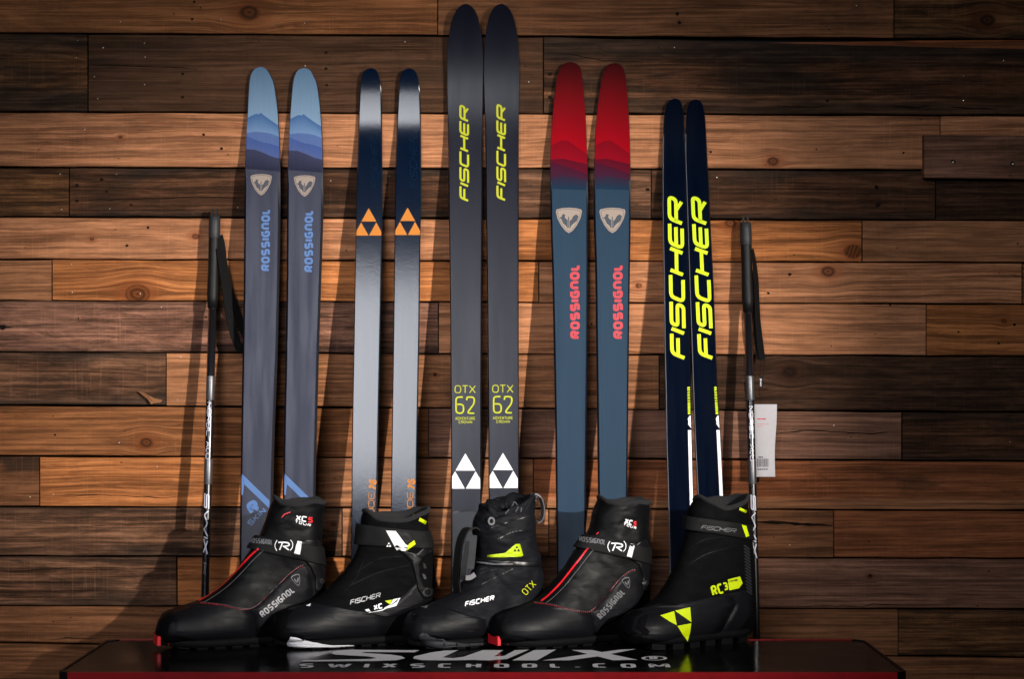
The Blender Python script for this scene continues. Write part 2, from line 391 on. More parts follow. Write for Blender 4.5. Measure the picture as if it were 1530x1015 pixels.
discs('bolt_holes', [(a, b, r * .00068) for a, b, r in ho if not (1370 < a and 195 < b < 275)], plain('hole_dark', (.012, .008, .006, 1), 1, .1), 0)
discs('screw_holes', [(1424, 241, .0042), (1513, 244, .0042)], plain('screw_hole_dark', (.006, .005, .004, 1), 1, .1), 0)
discs('screws', [(1424.6, 242, .0020), (1514, 245, .0024)], plain('screw_steel', (.5, .45, .38, 1), .4, metal=1), .0006)

# splits and gouges in the old boards
crk = plain('crack_dark', (.010, .007, .005, 1), 1, .05); VV, FF = [], []
for wd_, ln in ((1.1, [(131, 96), (170, 97), (220, 99), (270, 101), (300, 103)]), (1.2, [(105, 300), (160, 298), (230, 297), (290, 294), (362, 295)]), (4.0, [(-20, 488), (8, 488.5), (22, 489)]), (1.0, [(815, 78), (850, 80), (900, 90), (960, 92)]),
        (1.6, [(1135, 655), (1170, 647), (1210, 643), (1250, 646), (1300, 648), (1346, 645)]), (4.5, [(1125, 780), (1170, 782), (1244, 786)]), (1.3, [(1150, 907), (1230, 906), (1290, 907), (1305, 903), (1380, 906)]), (1.4, [(66, 958), (100, 954), (150, 955)]),
        (.8, [(1510, 410), (1526, 414)]), (1.1, [(62, 741), (140, 740), (240, 744), (300, 743)]), (.9, [(90, 790), (150, 786), (230, 782)]), (1.0, [(10, 855), (90, 850), (190, 848)]), (.8, [(420, 470), (500, 474), (560, 472)]), (1.2, [(1160, 158), (1210, 160), (1250, 157)]), (2.2, [(1330, 158), (1370, 160), (1392, 158)]), (1.6, [(1420, 160), (1490, 163)])):
    fine_ = []
    for (ax_, ay_), (bx_, by_) in zip(ln, ln[1:]):
        nn_ = max(2, int((bx_ - ax_) / 9)); fine_ += [(ax_ + (bx_ - ax_) * q / nn_, ay_ + (by_ - ay_) * q / nn_ + random.uniform(-.6, .6)) for q in range(nn_)]
    fine_.append(ln[-1]); n0 = len(VV); tmp = []
    ribbon(fine_, wd_, False, 30, tmp, FF_ := [], 0, 1)
    for q in range(0, len(tmp), 2):
        t_ = min(1, 4 * min(q, len(tmp) - 2 - q) / len(tmp) + .1) * random.uniform(.5, 1.2); a_, b_ = V(tmp[q][:2]), V(tmp[q + 1][:2]); c_ = (a_ + b_) / 2
        for e_ in (a_, b_): p_ = c_ + (e_ - c_) * t_; VV.append(W(p_.x, p_.y, wallD(p_.x, p_.y)))
    FF += [tuple(i_ + n0 for i_ in f_) for f_ in FF_]
obj('cracks', VV, FF, crk, wall)['kind'] = 'stuff'

# floor that carries it all, under the table
fm = NT('concrete_floor'); tc = fm.n('TexCoord').outputs['Object']
fc = fm.mix(fm.noise(tc, 6, 6, .6), (.05, .047, .045, 1), (.1, .095, .09, 1))
fm.out(Base_Color=fc, Roughness=.6)
fl = obj('floor', [(-3, -6, 0), (3, -6, 0), (3, .06, 0), (-3, .06, 0)], [(0, 1, 2, 3)], fm.m); fl['kind'] = 'structure'

# ------------------------------------------------------------------ the display table
TZ = .5; TX0, TX1, TD0, TD1 = -.768, .668, .268, .690
black_gloss = NT('table_black_laminate'); tcb = black_gloss.n('TexCoord').outputs['Object']
nb = black_gloss.noise(tcb, 14, 5, .6)
black_gloss.out(Base_Color=(.003, .003, .0035, 1), Roughness=black_gloss.mr(nb, .3, .75, .10, .22), Specular_IOR_Level=.06, Normal=black_gloss.bump(black_gloss.noise(tcb, 700, 2), .03, .0004))
red_edge = plain('table_red_edge', (.27, .004, .008, 1), .3, vary=.2, bump=(300, .1, .0005))
alu = plain('aluminium', (.5, .5, .52, 1), .35, metal=1)
table = empty('display_table', ((TX0 + TX1) / 2, -(TD0 + TD1) / 2, 0), 'long black glossy folding table with red edges carrying the ski boots', 'table')
ch = .018
def slab(o, z0, z1):
    p = [(TX0 - o + ch, -TD1 - o), (TX1 + o - ch, -TD1 - o), (TX1 + o, -TD1 - o + ch), (TX1 + o, -TD0 + o - ch), (TX1 + o - ch, -TD0 + o), (TX0 - o + ch, -TD0 + o), (TX0 - o, -TD0 + o - ch), (TX0 - o, -TD1 - o + ch)]
    n = 8; vs = [(x, y, z0) for x, y in p] + [(x, y, z1) for x, y in p]
    return p, vs, [tuple(range(n - 1, -1, -1)), tuple(range(n, 2 * n))] + [(i, (i+1) % n, n + (i+1) % n, n + i) for i in range(n)]
_, vs, fs = slab(-.004, TZ - .024, TZ); ttop = obj('table_top', vs, fs, black_gloss.m, table)
po, vo, _ = slab(0, TZ - .026, TZ + .0016); pi, vi, _ = slab(-.0045, TZ - .026, TZ + .0016)
vs = vo + vi; fs = []
for i in range(8):
    j = (i + 1) % 8
    fs += [(i, j, 8 + j, 8 + i), (16 + j, 16 + i, 24 + i, 24 + j), (8 + i, 8 + j, 24 + j, 24 + i), (j, i, 16 + i, 16 + j)]
blk_edge = plain('table_black_edge', (.006, .006, .007, 1), .4, .2)
for nm_, idx, mt_ in (('edge_trim', (0, 4), red_edge), ('end_trim', (1, 2, 3, 5, 6, 7), blk_edge)):
    for grp in ([[q] for q in idx] if nm_ == 'edge_trim' else [list(idx[:3]), list(idx[3:])]):
        f2 = [f for q in grp for f in fs[q * 4:q * 4 + 4]]; us = sorted({q for f in f2 for q in f}); ix_ = {q: n_ for n_, q in enumerate(us)}
        obj(nm_, [vs[q] for q in us], [tuple(ix_[q] for q in f) for f in f2], mt_, table)
for sx in (TX0 + .16, TX1 - .16):
    for sd in (TD0 + .05, TD1 - .06):
        v, f = box(sx - .014, sx + .014, -sd - .014, -sd + .014, 0, TZ - .024); obj('leg', v, f, alu, table)
    v, f = box(sx - .01, sx + .01, -TD1 + .074, -TD0 - .064, .10, .12); obj('stretcher', v, f, alu, table)
white_print = plain('white_print', (.62, .62, .66, 1), .45)
def on_table(px, py, off):
    z = TZ + .0006 + off; d = (CZ - z) * F / (py - HY); return W(px, py, CAMD - d)
# SWIX in wide slanted strokes, drawn in table metres: x right, y away from the viewer
def tbl(x, y, off): return V((x, -y, TZ + .0006 + off))
def tx(px, py): p = on_table(px, py, 0); return (p.x, -p.y)
def tpoly(pts): return [tx(a, b) for a, b in pts]
k = lambda x, y: (430 + x / 2.593, 940 + y / 2.593)
def kp(*p): return tpoly([k(a, b) for a, b in p])
S1 = kp((510, 84), (250, 82), (190, 86), (165, 95), (185, 101), (310, 108), (345, 114), (320, 118), (60, 123), (45, 128), (330, 126), (420, 123), (455, 115), (440, 107), (400, 101), (285, 94), (300, 91), (490, 92))
W1 = kp((605, 86), (660, 84), (600, 112), (640, 115), (680, 110), (755, 84), (835, 84), (800, 108), (840, 106), (880, 84), (935, 82), (850, 118), (780, 124), (720, 122), (610, 124), (520, 123), (485, 116), (490, 108), (560, 92))
I1 = kp((955, 84), (1040, 82), (965, 124), (870, 124))
X1 = kp((1100, 84), (1175, 84), (1215, 96), (1300, 82), (1350, 80), (1280, 100), (1355, 122), (1260, 124), (1195, 112), (1090, 124), (985, 124), (1140, 104))
XA = kp((985, 124), (1090, 124), (1205, 108), (1350, 80), (1290, 82), (1165, 99)); XB = kp((1100, 84), (1178, 84), (1355, 122), (1260, 124))
for q_, pl in enumerate((S1, W1, I1, XA, XB)):
    decal('logo_lettering', poly2d(pl, 0), tbl, white_print, ttop, .0001 * q_)
ring = [(1420 + 44 * math.cos(a), 115 + 7.5 * math.sin(a)) for a in [i * math.pi / 12 for i in range(24)]]
VV, FF = [], []; ribbon(kp(*ring), .006, True, .02, VV, FF, 0); decal('logo_lettering', (VV, FF), tbl, white_print, table, 0)
yb = tx(*k(760, 152))[1]; yt = tx(*k(760, 136))[1]
xa, xb = tx(*k(38, 152))[0], tx(*k(1485, 152))[0]
for VVt, FFt in text2d('SWIXSCHOOL.COM', (xa * 1000, 0), (xb * 1000, 0), (yb - yt) * 1000, 9, 0, .18, 22.0 / 9, maxseg=20, split=True):
    decal('web_lettering', ([(x / 1000, y / 1000 + yb, o) for x, y, o in VVt], FFt), tbl, white_print, ttop, 0)
VVt, FFt = text2d('R', (tx(*k(1403, 119))[0] * 1000, 0), (tx(*k(1437, 119))[0] * 1000, 0), 32, 7, 0, .2, .1, maxseg=20)
decal('logo_lettering', ([(x / 1000, y / 1000 + tx(*k(1420, 119))[1], o) for x, y, o in VVt], FFt), tbl, white_print, ttop, 0)

# ------------------------------------------------------------------ skis
def hermite(tab, x):
    n = len(tab)
    if x <= tab[0][0]: return tab[0][1]
    for i in range(n - 1):
        if x <= tab[i+1][0]: break
    x0, y0 = tab[i]; x1, y1 = tab[i+1]; h = x1 - x0; t = (x - x0) / h
    def sl(j):
        if j == 0 or j == n - 1:
            a, b = (tab[0], tab[1]) if j == 0 else (tab[-2], tab[-1])
            return (b[1] - a[1]) / (b[0] - a[0])
        a, b, c = tab[j-1], tab[j], tab[j+1]
        return ((b[1] - a[1]) / (b[0] - a[0]) + (c[1] - b[1]) / (c[0] - b[0])) / 2
    m0, m1 = sl(i), sl(i + 1)
    if x > tab[-1][0]: return tab[-1][1] + m1 * (x - tab[-1][0])
    return (2*t**3 - 3*t*t + 1) * y0 + (t**3 - 2*t*t + t) * h * m0 + (3*t*t - 2*t**3) * y1 + (t**3 - t*t) * h * m1

class Ski:
    def __init__(s, label, group, edges, ytop, xtop, ybev, ybend, m, k, c, top_mat, side_mat, base_mat, bev=3.0, thick=.013):
        s.m_, s.k_, s.c_ = m, k, c
        s.z1 = CZ + (HY - ybend) * (CAMD - .02) / F; s.Dref = .011 + m * (s.z1 - 1.31) + m * m / (4 * k)
        s.ytop, s.ybev, s.bev = ytop, ybev, bev
        q = lambda y: math.sqrt(max(0, y - ytop))
        s.tl = [(0, xtop)] + [(q(y), l) for y, l, r in edges]; s.tr = [(0, xtop)] + [(q(y), r) for y, l, r in edges]
        ybot = 1400
        for _ in range(40): ybot = HY + CZ * F / (CAMD - s.D(ybot))
        s.ybot = ybot
        foot = s.P((s.L(ybot) + s.Rr(ybot)) / 2, ybot, 0)
        s.root = empty('ski', (foot.x, foot.y, 0), label, 'ski', group)
        ys = [ytop + (i / 22) ** 2 * 120 for i in range(23)] + [ytop + 120 + (ybot - ytop - 120) * i / 60 for i in range(1, 61)]
        NU = 8; VV, FF = [], []; SV, SF = [], []
        for i, y in enumerate(ys):
            l, r = s.L(y), s.Rr(y); b = s.B(y) if i else 0; b = min(b, (r - l) * .2)
            for j in range(NU + 1): VV.append(s.P(l + b + (r - l - 2 * b) * j / NU, y, 0))
            th = thick * min(1, .35 + (y - ytop) / 350)
            dp = .0006 + .0029 * max(0, min(1, (y - ybev + 4) / 60))
            a, d = s.P(l + b, y, -.00005), s.P(r - b, y, -.00005); e, g = s.P(l, y, -dp), s.P(r, y, -dp)
            e2, g2 = s.P(l, y, -th), s.P(r, y, -th)
            SV += [a, e, e2, g2, g, d]
        for i in range(len(ys) - 1):
            for j in range(NU):
                a = i * (NU + 1) + j; FF.append((a, a + NU + 1, a + NU + 2, a + 1))
            for j in range(5):
                a = i * 6 + j; SF.append((a, a + 1, a + 7, a + 6))
        n6 = (len(ys) - 1) * 6; SF.append(tuple(n6 + q for q in range(6)))
        s.top = obj('topsheet', VV, FF, top_mat, s.root, True)
        s.side = obj('sidewall', SV, [tuple(reversed(q)) for q in SF], side_mat, s.root)
    def L(s, y): return hermite(s.tl, math.sqrt(max(0, y - s.ytop)))
    def Rr(s, y): return hermite(s.tr, math.sqrt(max(0, y - s.ytop)))
    def B(s, y):
        return .6 if y < s.ybev - 2 else (s.bev if y > s.ybev + 2 else .6 + (s.bev - .6) * (y - s.ybev + 2) / 4)
    def Dz(s, z):
        if z < s.z1: return s.Dref + s.m_ * (1.31 - z)
        t = z - s.z1; return s.Dref + s.m_ * (1.31 - z) + s.k_ * t * t + s.c_ * t ** 3
    def D(s, py):
        D = .05
        for _ in range(12): D = s.Dz(CZ + (HY - py) * (CAMD - D) / F)
        return D
    def P(s, px, py, off): return W(px, py, s.D(py)) + V((0, -off, 0))
    def text(s, t, a, b, h, wt, mat, shear=0, rnd=.22, gap=.14, name='lettering'):
        return decal(name, text2d(t, a, b, h, wt, shear, rnd, gap, maxseg=6), s.P, mat, s.top, .0004)
    def poly(s, name, pts, mat, off=.0003, cuts=1):
        return decal(name, poly2d(pts, cuts), s.P, mat, s.top, off)
    def print_(s, bands):
        """bands: list of (outline [(u, y)...], colour at its top, colour at its bottom); from the tip downwards"""
        VV, FF, CC = [], [], []; NU = 28
        def at(o, u):
            for i in range(len(o) - 1):
                if u <= o[i+1][0] + 1e-6:
                    t = (u - o[i][0]) / (o[i+1][0] - o[i][0]); return o[i][1] + (o[i+1][1] - o[i][1]) * t
            return o[-1][1]
        for bi in range(len(bands) - 1):
            o0, c0, c1 = bands[bi]; o1 = bands[bi + 1][0]; nr = 24 if bi == 0 else 4
            b = len(VV)
            for i in range(nr + 1):
                t = i / nr
                if bi == 0: t = t * t
                for j in range(NU + 1):
                    u = -1 + 2 * j / NU; y = at(o0, u) * (1 - t) + at(o1, u) * t
                    y = max(y, s.ytop + .05); l, r = s.L(y), s.Rr(y); e = min(s.B(y), (r - l) * .2)
                    VV.append(s.P(l + e + (r - l - 2 * e) * j / NU, y, .00025)); CC.append(tuple(p + (q - p) * t for p, q in zip(c0, c1)))
            for i in range(nr):
                for j in range(NU):
                    a = b + i * (NU + 1) + j; FF.append((a, a + NU + 1, a + NU + 2, a + 1))
        o = obj('mountain_print', VV, FF, PRINT, s.top, True)
        ca = o.data.color_attributes.new('print', 'FLOAT_COLOR', 'POINT')
        for i, c in enumerate(CC): ca.data[i].color = c
pm = NT('printed_topsheet'); PRINT = pm.m
ptc = pm.n('TexCoord').outputs['Object']
pcol = pm.n('Attribute', attribute_name='print').outputs[0]
brushed = pm.noise(pm.n('Mapping', {'Vector': ptc, 'Scale': (700, 60, 18)}).outputs[0], 1, 3, .6)
pm.out(Base_Color=pm.mix(pm.mr(brushed, .3, .7, 0, .22), pcol, (.25, .25, .25, 1), 'SOFT_LIGHT'), Roughness=.42, Specular_IOR_Level=.03)
def brushed_top(name, col, rough, amt=.14, spec=.35, rv_=.06):
    m = NT(name); tc = m.n('TexCoord').outputs['Object']
    b = m.noise(m.n('Mapping', {'Vector': tc, 'Scale': (700, 60, 14)}).outputs[0], 1, 3, .6)
    b2 = m.noise(m.n('Mapping', {'Vector': tc, 'Scale': (60, 10, 5)}).outputs[0], 1, 4, .6)
    c = m.mix(m.mr(b, .3, .7, 0, amt), col, tuple(x * 2.0 + .006 for x in col[:3]) + (1,))
    c = m.mix(m.mr(b2, .4, .75, 0, .3), c, tuple(x * .75 for x in col[:3]) + (1,))
    return m.out(Base_Color=c, Roughness=m.mr(b2, .3, .7, rough - rv_, rough + rv_), Specular_IOR_Level=spec, Normal=m.bump(b, .06, .0004))
blue_top = brushed_top('slate_topsheet', lin(50, 53, 78, .95), .38, .05, .18)
otx_top = brushed_top('charcoal_topsheet', lin(28, 30, 46, .9), .25, .05, .13, .02)
red_top = brushed_top('petrol_topsheet', lin(30, 66, 94, .9), .4, .05, .14)
rc_top = brushed_top('midnight_topsheet', lin(0, 14, 38, .8), .3, .02, .02)
nm = NT('navy_lacquer'); tc = nm.n('TexCoord').outputs['Object']
op = nm.noise(nm.n('Mapping', {'Vector': tc, 'Scale': (1, 1, .45)}).outputs[0], 420, 4, .65)
op2 = nm.noise(nm.n('Mapping', {'Vector': tc, 'Scale': (1, 1, .12)}).outputs[0], 55, 3, .6)
nm.out(Base_Color=lin(6, 26, 52, .9), Roughness=.10, Specular_IOR_Level=.27,
       Normal=nm.bump(nm.math('ADD', op, nm.math('MULTIPLY', op2, 1.5)), .06, .0011))
side_navy = plain('sidewall_navy', lin(10, 14, 30), .5, .25); side_black = plain('sidewall_black', (.006, .006, .008, 1), .32)
side_teal = plain('sidewall_teal', lin(14, 42, 60), .25, .5); side_white = plain('edge_silver', lin(90, 95, 110), .35)
base_blk = side_black
blue_ink = plain('blue_ink', lin(70, 128, 205, .95), .45); red_ink = plain('red_ink', lin(225, 22, 48, .95), .45)
lime_dim = plain('lime_yellow_ink', (.40, .42, .006, 1), .5, .2)
orange_ink = plain('orange_ink', (.46, .15, .004, 1), .45, .25); white_ink = plain('white_ink', (.75, .75, .8, 1), .4)
cream_ink = plain('cream_ink', lin(205, 182, 165, .75), .5); dk_ink = plain('dark_ink', lin(38, 42, 58), .45); dkpetrol_ink = plain('dark_petrol_ink', lin(34, 52, 72), .45)
faint_ink = plain('faint_navy_ink', lin(9, 34, 60), .1, .27)
grey_ink = plain('grey_ink', (.11, .11, .12, 1), .5); silver_ink = plain('silver_ink', (.27, .27, .3, 1), .4)
redb_ink = plain('bright_red', (.62, .012, .02, 1), .4)
yel = plain('fluorescent_yellow', (.50, .63, .002, 1), .5, .2)
otx_dark = plain('crown_dark_ink', lin(40, 43, 56), .45)

def shield(cx, cy, w, h, rot=0):
    pts = [(-.5, .34), (-.47, .43), (-.25, .485), (0, .5), (.25, .485), (.47, .43), (.5, .34), (.44, .08), (.3, -.2), (.14, -.41), (0, -.5), (-.14, -.41), (-.3, -.2), (-.44, .08)]
    return pts, lambda u, v: (cx + (u * w * math.cos(rot) + v * h * math.sin(rot)), cy - (-u * w * math.sin(rot) + v * h * math.cos(rot)))
ROOST = [[(-.38, .1), (-.28, .14), (-.24, .25), (-.14, .23), (-.16, .12), (-.09, .03), (-.045, .03), (-.045, -.33), (-.12, -.2), (-.22, -.12), (-.27, 0), (-.29, .06)], [(.03, -.33), (.03, -.02), (.10, .03), (.17, .17), (.28, .24), (.37, .16), (.31, -.02), (.18, -.12), (.10, -.2)]]
def emblem(s, cx, cy, w, h, light, dark):
    pts, mp = shield(cx, cy, w, h)
    o = s.poly('emblem', [mp(*p) for p in pts], light, .0003)
    VV, FF = [], []; ribbon([mp(u * .88, v * .88 + .008) for u, v in pts], .55, True, 4, VV, FF, 0)
    decal('emblem', (VV, FF), s.P, dark, s.top, .0005)
    for rp in ROOST: s.poly('emblem', [mp(*p) for p in rp], dark, .0005)
    s.poly('emblem', [mp(*p) for p in ((-.025, .14), (.012, .14), (.012, -.3), (-.025, -.3))], dark, .0006)

g_blue, g_navy, g_otx, g_red, g_rc = 'blue mountain print skis', 'narrow navy skis', 'wide charcoal skis', 'red mountain print skis', 'midnight racing skis'
blue1 = [(104, 379, 399), (112, 374.5, 404), (122, 372.5, 408.5), (144, 371, 412.4), (166, 370, 415), (198, 368, 417), (229, 367, 418.3), (260, 365.6, 418.6), (307, 364.7, 418.5), (408, 364, 416.8), (517, 362.4, 414.4), (698, 359.3, 408), (841, 357.6, 406), (1000, 356, 406), (1360, 349, 406)]
blue2 = [(105.5, 444, 464.5), (112, 440.6, 468), (122, 437.8, 472.5), (144, 435.6, 476.4), (166, 434, 478.8), (198, 432, 481), (229, 430.9, 482), (260, 429.3, 482.7), (307, 428.5, 482.7), (408, 428, 479.6), (517, 426.5, 476), (698, 423, 471.5), (841, 421, 469.5), (1000, 419, 469), (1360, 413, 469)]
def mountains(dy, kind):
    if kind == 'b':
        c = [lin(118, 156, 192), lin(158, 192, 226), lin(84, 128, 190), lin(140, 176, 222), lin(106, 136, 200), lin(110, 136, 196), lin(84, 112, 184), lin(98, 118, 178), lin(76, 80, 112, .95), lin(50, 53, 78, .95)]
        return [([(-1, -900), (1, -900)], c[0], c[1]),
          ([(-1, 175.6+dy), (-.62, 171.3+dy), (-.43, 169.6+dy), (-.29, 170.8+dy), (-.12, 168.2+dy), (.02, 171+dy), (.43, 178+dy), (1, 187+dy)], c[2], c[3]),
          ([(-1, 198.4+dy), (-.5, 196.8+dy), (.1, 197.5+dy), (.6, 200+dy), (1, 204+dy)], c[4], c[5]),
          ([(-1, 203+dy), (-.1, 212+dy), (.4, 214+dy), (1, 219+dy)], c[6], c[7]),
          ([(-1, 222.7+dy), (-.5, 223.3+dy), (.1, 228.7+dy), (.55, 234+dy), (1, 236.5+dy)], c[8], c[9]),
          ([(-1, 252+dy), (1, 256+dy)], c[9], c[9])]
    c = [lin(105, 0, 2, .44), lin(205, 2, 30, .85), lin(165, 8, 36, .78), lin(190, 8, 40, .8), lin(128, 18, 48, .72), lin(136, 22, 54, .7), lin(100, 28, 60, .76), lin(84, 42, 72, .8), lin(66, 48, 76, .85), lin(30, 66, 94, .9)]
    return [([(-1, -900), (1, -900)], c[0], c[1]),
          ([(-1, 217+dy), (-.42, 210+dy), (-.1, 210+dy), (.15, 214+dy), (1, 230+dy)], c[2], c[3]),
          ([(-1, 238+dy), (-.3, 237+dy), (1, 245+dy)], c[4], c[5]),
          ([(-1, 242+dy), (0, 250+dy), (1, 260+dy)], c[6], c[7]),
          ([(-1, 266+dy), (-.3, 262.7+dy), (1, 269+dy)], c[8], c[9]),
          ([(-1, 282+dy), (1, 284+dy)], c[9], c[9])]
for i, (ed, yt, xt, lab, dx, dy) in enumerate((
        (blue1, 99.6, 389.5, 'grey ski with blue mountain print tip, standing beside the pole without a price tag', 0, 0),
        (blue2, 101.3, 454.5, 'grey ski with blue mountain print tip, standing next to the narrow navy skis', 65.5, 1.8))):
    s = Ski(lab, g_blue, ed, yt, xt, 258 + dy, 205, .15, .75, 0, blue_top, side_navy, base_blk, 3.0)
    b = mountains(dy, 'b'); b[0] = ([(-1, yt), (1, yt)],) + b[0][1:]; s.print_(b)
    emblem(s, 390.3 + dx * .99, 276 + dy, 32, 32, cream_ink, dk_ink)
    s.text('ROSSIGnOL', (403.2 + dx * .985, 405 + dy * .9), (403.6 + dx * .985, 312 + dy * .9), 13, 3.4, blue_ink, 0, .3, .1)
    ox = 0 if i == 0 else 64
    q = lambda a, b_: (340 + a / 5.97 + ox, 690 + b_ / 5.97)
    s.poly('stripe', [q(130, 112), q(374, 350), q(371, 418), q(150, 205)], blue_ink); s.poly('stripe', [q(126, 114), q(148, 204), q(137, 300), q(124, 300)], blue_ink, .0004)
    s.text('R', q(212, 482), q(300, 430), 19, 6, blue_ink, 0, .25, .1)
    s.text('SKIN', q(205, 580), q(350, 448), 8.5, 1.9, blue_ink, 0, .12, .16)
navy1 = [(106, 544.8, 563.4), (116.6, 540, 567), (130, 538.2, 569.3), (156, 536.6, 570), (223, 534.4, 571), (303, 532, 571), (356, 531, 570.6), (500, 528.5, 568), (696, 525.4, 564), (755, 525, 562.8), (1000, 522, 560), (1360, 516, 558)]
navy2 = [(106, 602, 620.2), (116.6, 598, 624.6), (130, 596, 626.8), (156, 594.4, 628), (223, 591.6, 629.3), (303, 590, 629), (356, 589.3, 628), (500, 587.5, 626.2), (696, 584.7, 622.6), (755, 584, 622), (1000, 582, 620), (1360, 577, 618)]
for i, (ed, yt, xt, lab) in enumerate(((navy1, 101.2, 554, 'narrow glossy navy ski with orange triangles, standing next to the blue tipped skis'),
                               (navy2, 101.7, 611.5, 'narrow glossy navy ski with orange triangles, standing next to the tallest charcoal skis'))):
    s = Ski(lab, g_navy, ed, yt, xt, 130, 216, .155, .86, 0, nm.m, side_teal, base_blk, 1.6)
    ox = 58 * i; oy = -.8 * i
    T = lambda a, b_: (a + ox, b_ + oy)
    for tri in ([T(551, 311), T(562.3, 331), T(540, 331)], [T(539.6, 332.2), T(550.6, 352), T(532.5, 352), T(532.8, 345)], [T(562.2, 332.2), T(569.6, 346), T(569.6, 352), T(551.4, 352)]):
        s.poly('emblem', tri, orange_ink)
    s.text('FISCHER', T(565.6, 284), T(565, 205), 11.5, 2, faint_ink, .42, .25, .12)
    s.text('TUDE', T(559.2, 783), T(559.4, 736.5), 9, .9, orange_ink, 0, .3, .15)
    s.text('76', T(562.6, 734), T(562.8, 718), 11.5, 2.6, orange_ink, .25, .2, .06)
otx1 = [(12, 684, 707.6), (24.5, 677, 713.7), (40, 672.7, 717.7), (61, 669.7, 720.4), (92, 668, 722), (122, 668, 721.7), (174, 669, 721), (245, 670, 720.7), (306, 670.5, 720.5), (450, 672.5, 719.5), (600, 673.5, 719), (680, 674, 719), (800, 674, 719), (1000, 673, 721), (1360, 670, 725)]
otx2 = [(12, 737, 760.5), (24.5, 730.8, 767), (40, 727, 771), (61, 724.7, 774), (92, 723, 775.8), (122, 723, 776), (174, 724.7, 775.2), (245, 725.6, 775), (306, 726.2, 775), (450, 728, 775), (600, 729.3, 775.2), (680, 729.8, 775.4), (800, 730, 775.8), (1000, 729.5, 777), (1360, 727, 782)]
for i, (ed, xt, lab) in enumerate(((otx1, 695.7, 'tall wide charcoal ski with lime lettering and white triangles, next to the navy skis'),
                           (otx2, 748.9, 'tall wide charcoal ski with lime lettering and white triangles, next to the red tipped skis'))):
    s = Ski(lab, g_otx, ed, 5.3, xt, 173, 204, .152, .75, 0, otx_top, side_black, base_blk, 1.6)
    ox = 55.2 * i
    s.text('FISCHER', (701 + ox, 302 - i), (700.8 + ox, 161 - i), 14.5, 3.1, lime_dim, .42, .25, .13)
    ox = 56.2 * i
    s.text('OTX', (679.2 + ox, 588 - i * .7), (710.8 + ox, 588 - i * .7), 12, 1.25, lime_dim, 0, .4, .12)
    s.text('62', (680.3 + ox, 619 - i * .7), (709.8 + ox, 619 - i * .7), 26.5, 2.3, lime_dim, 0, .22, .1)
    s.text('ADVENTURE', (680.3 + ox, 627.8 - i * .7), (710 + ox, 627.8 - i * .7), 4.6, .6, lime_dim, 0, .2, .15)
    s.text('CROWN', (685.5 + ox, 633.2 - i * .7), (705.5 + ox, 633.2 - i * .7), 4.2, .6, lime_dim, 0, .2, .15)
    T = lambda a, b_: (a + ox, b_ - .8 * i)
    for tri in ([T(695.3, 678), T(710.3, 703.6), T(680.6, 703.6)], [T(680, 704.8), T(694.5, 730.6), T(675.6, 730.6), T(675.6, 712.5)], [T(710.6, 704.8), T(717.4, 716.5), T(717.4, 730.6), T(696.1, 730.6)]):
        s.poly('emblem', tri, white_ink)
    pts = [(676, 768), (679, 764.5), (684, 764), (688, 766.5), (697, 765), (706, 764.5), (712, 766), (717.5, 765)]
    s.poly('mountain_print', [T(*p) for p in pts] + [T(717.5, 900), T(676, 900)], otx_dark, .0003, 2)
red1 = [(95.6, 841, 863), (103.6, 836, 868), (117, 832, 870.3), (138, 829, 872.6), (178, 825, 875.4), (218, 822.8, 877), (258, 822, 878.2), (298, 822.5, 878.7), (351, 823.2, 878.7), (387, 824.6, 878.7), (511, 827.4, 878), (640, 829.7, 876.6), (760, 831, 875.5), (1000, 833, 877), (1360, 832, 881)]
red2 = [(97.6, 907.5, 929), (103.6, 903.6, 932.3), (117, 898.8, 935.3), (138, 895.6, 937.3), (178, 891, 940), (218, 888.7, 941.5), (258, 887.6, 942.2), (298, 887.2, 942.4), (351, 888, 942.2), (387, 889.3, 941.6), (511, 891, 940), (640, 892.6, 938.6), (760, 894, 937.5), (1000, 895.5, 938), (1360, 895, 943)]
for i, (ed, yt, xt, lab) in enumerate(((red1, 92.2, 851.5, 'petrol blue ski with red mountain print tip, standing next to the tallest charcoal skis'),
                               (red2, 93.6, 919, 'petrol blue ski with red mountain print tip, standing next to the midnight racing skis'))):
    s = Ski(lab, g_red, ed, yt, xt, 271 - i, 212, .158, .75, 0, red_top, side_navy, base_blk, 2.6)
    b = mountains(0, 'r'); b[0] = ([(-1, yt), (1, yt)],) + b[0][1:]; s.print_(b)
    emblem(s, 850 + 65 * i, 329.3, 39, 38, cream_ink, dkpetrol_ink)
    s.text('ROSSIGnOL', (866.6 + 64.3 * i, 506.5), (866 + 64.3 * i, 394.8), 14.6, 4.2, red_ink, 0, .3, .09)
rc1 = [(150, 1000.5, 1016.2), (157.7, 995.8, 1019.3), (169.6, 993, 1021), (199, 991, 1022.8), (229, 990.4, 1024), (258, 990.2, 1025), (337, 990.4, 1027), (413, 992, 1029), (546, 993.9, 1031.8), (580, 994.8, 1032.6), (658, 996, 1034.2), (737, 998.3, 1036.3), (1000, 1004, 1044), (1360, 1010, 1054)]
rc2 = [(151.5, 1031.2, 1047), (157.7, 1027.6, 1050.5), (169.6, 1025.6, 1052.8), (199, 1024.2, 1055.2), (229, 1024, 1056.8), (258, 1024.9, 1058.5), (337, 1027.6, 1062), (413, 1030, 1066), (546, 1034.6, 1071), (580, 1035.7, 1072.6), (658, 1038.7, 1077.3), (737, 1042.6, 1081), (1000, 1054, 1094), (1360, 1068, 1111)]
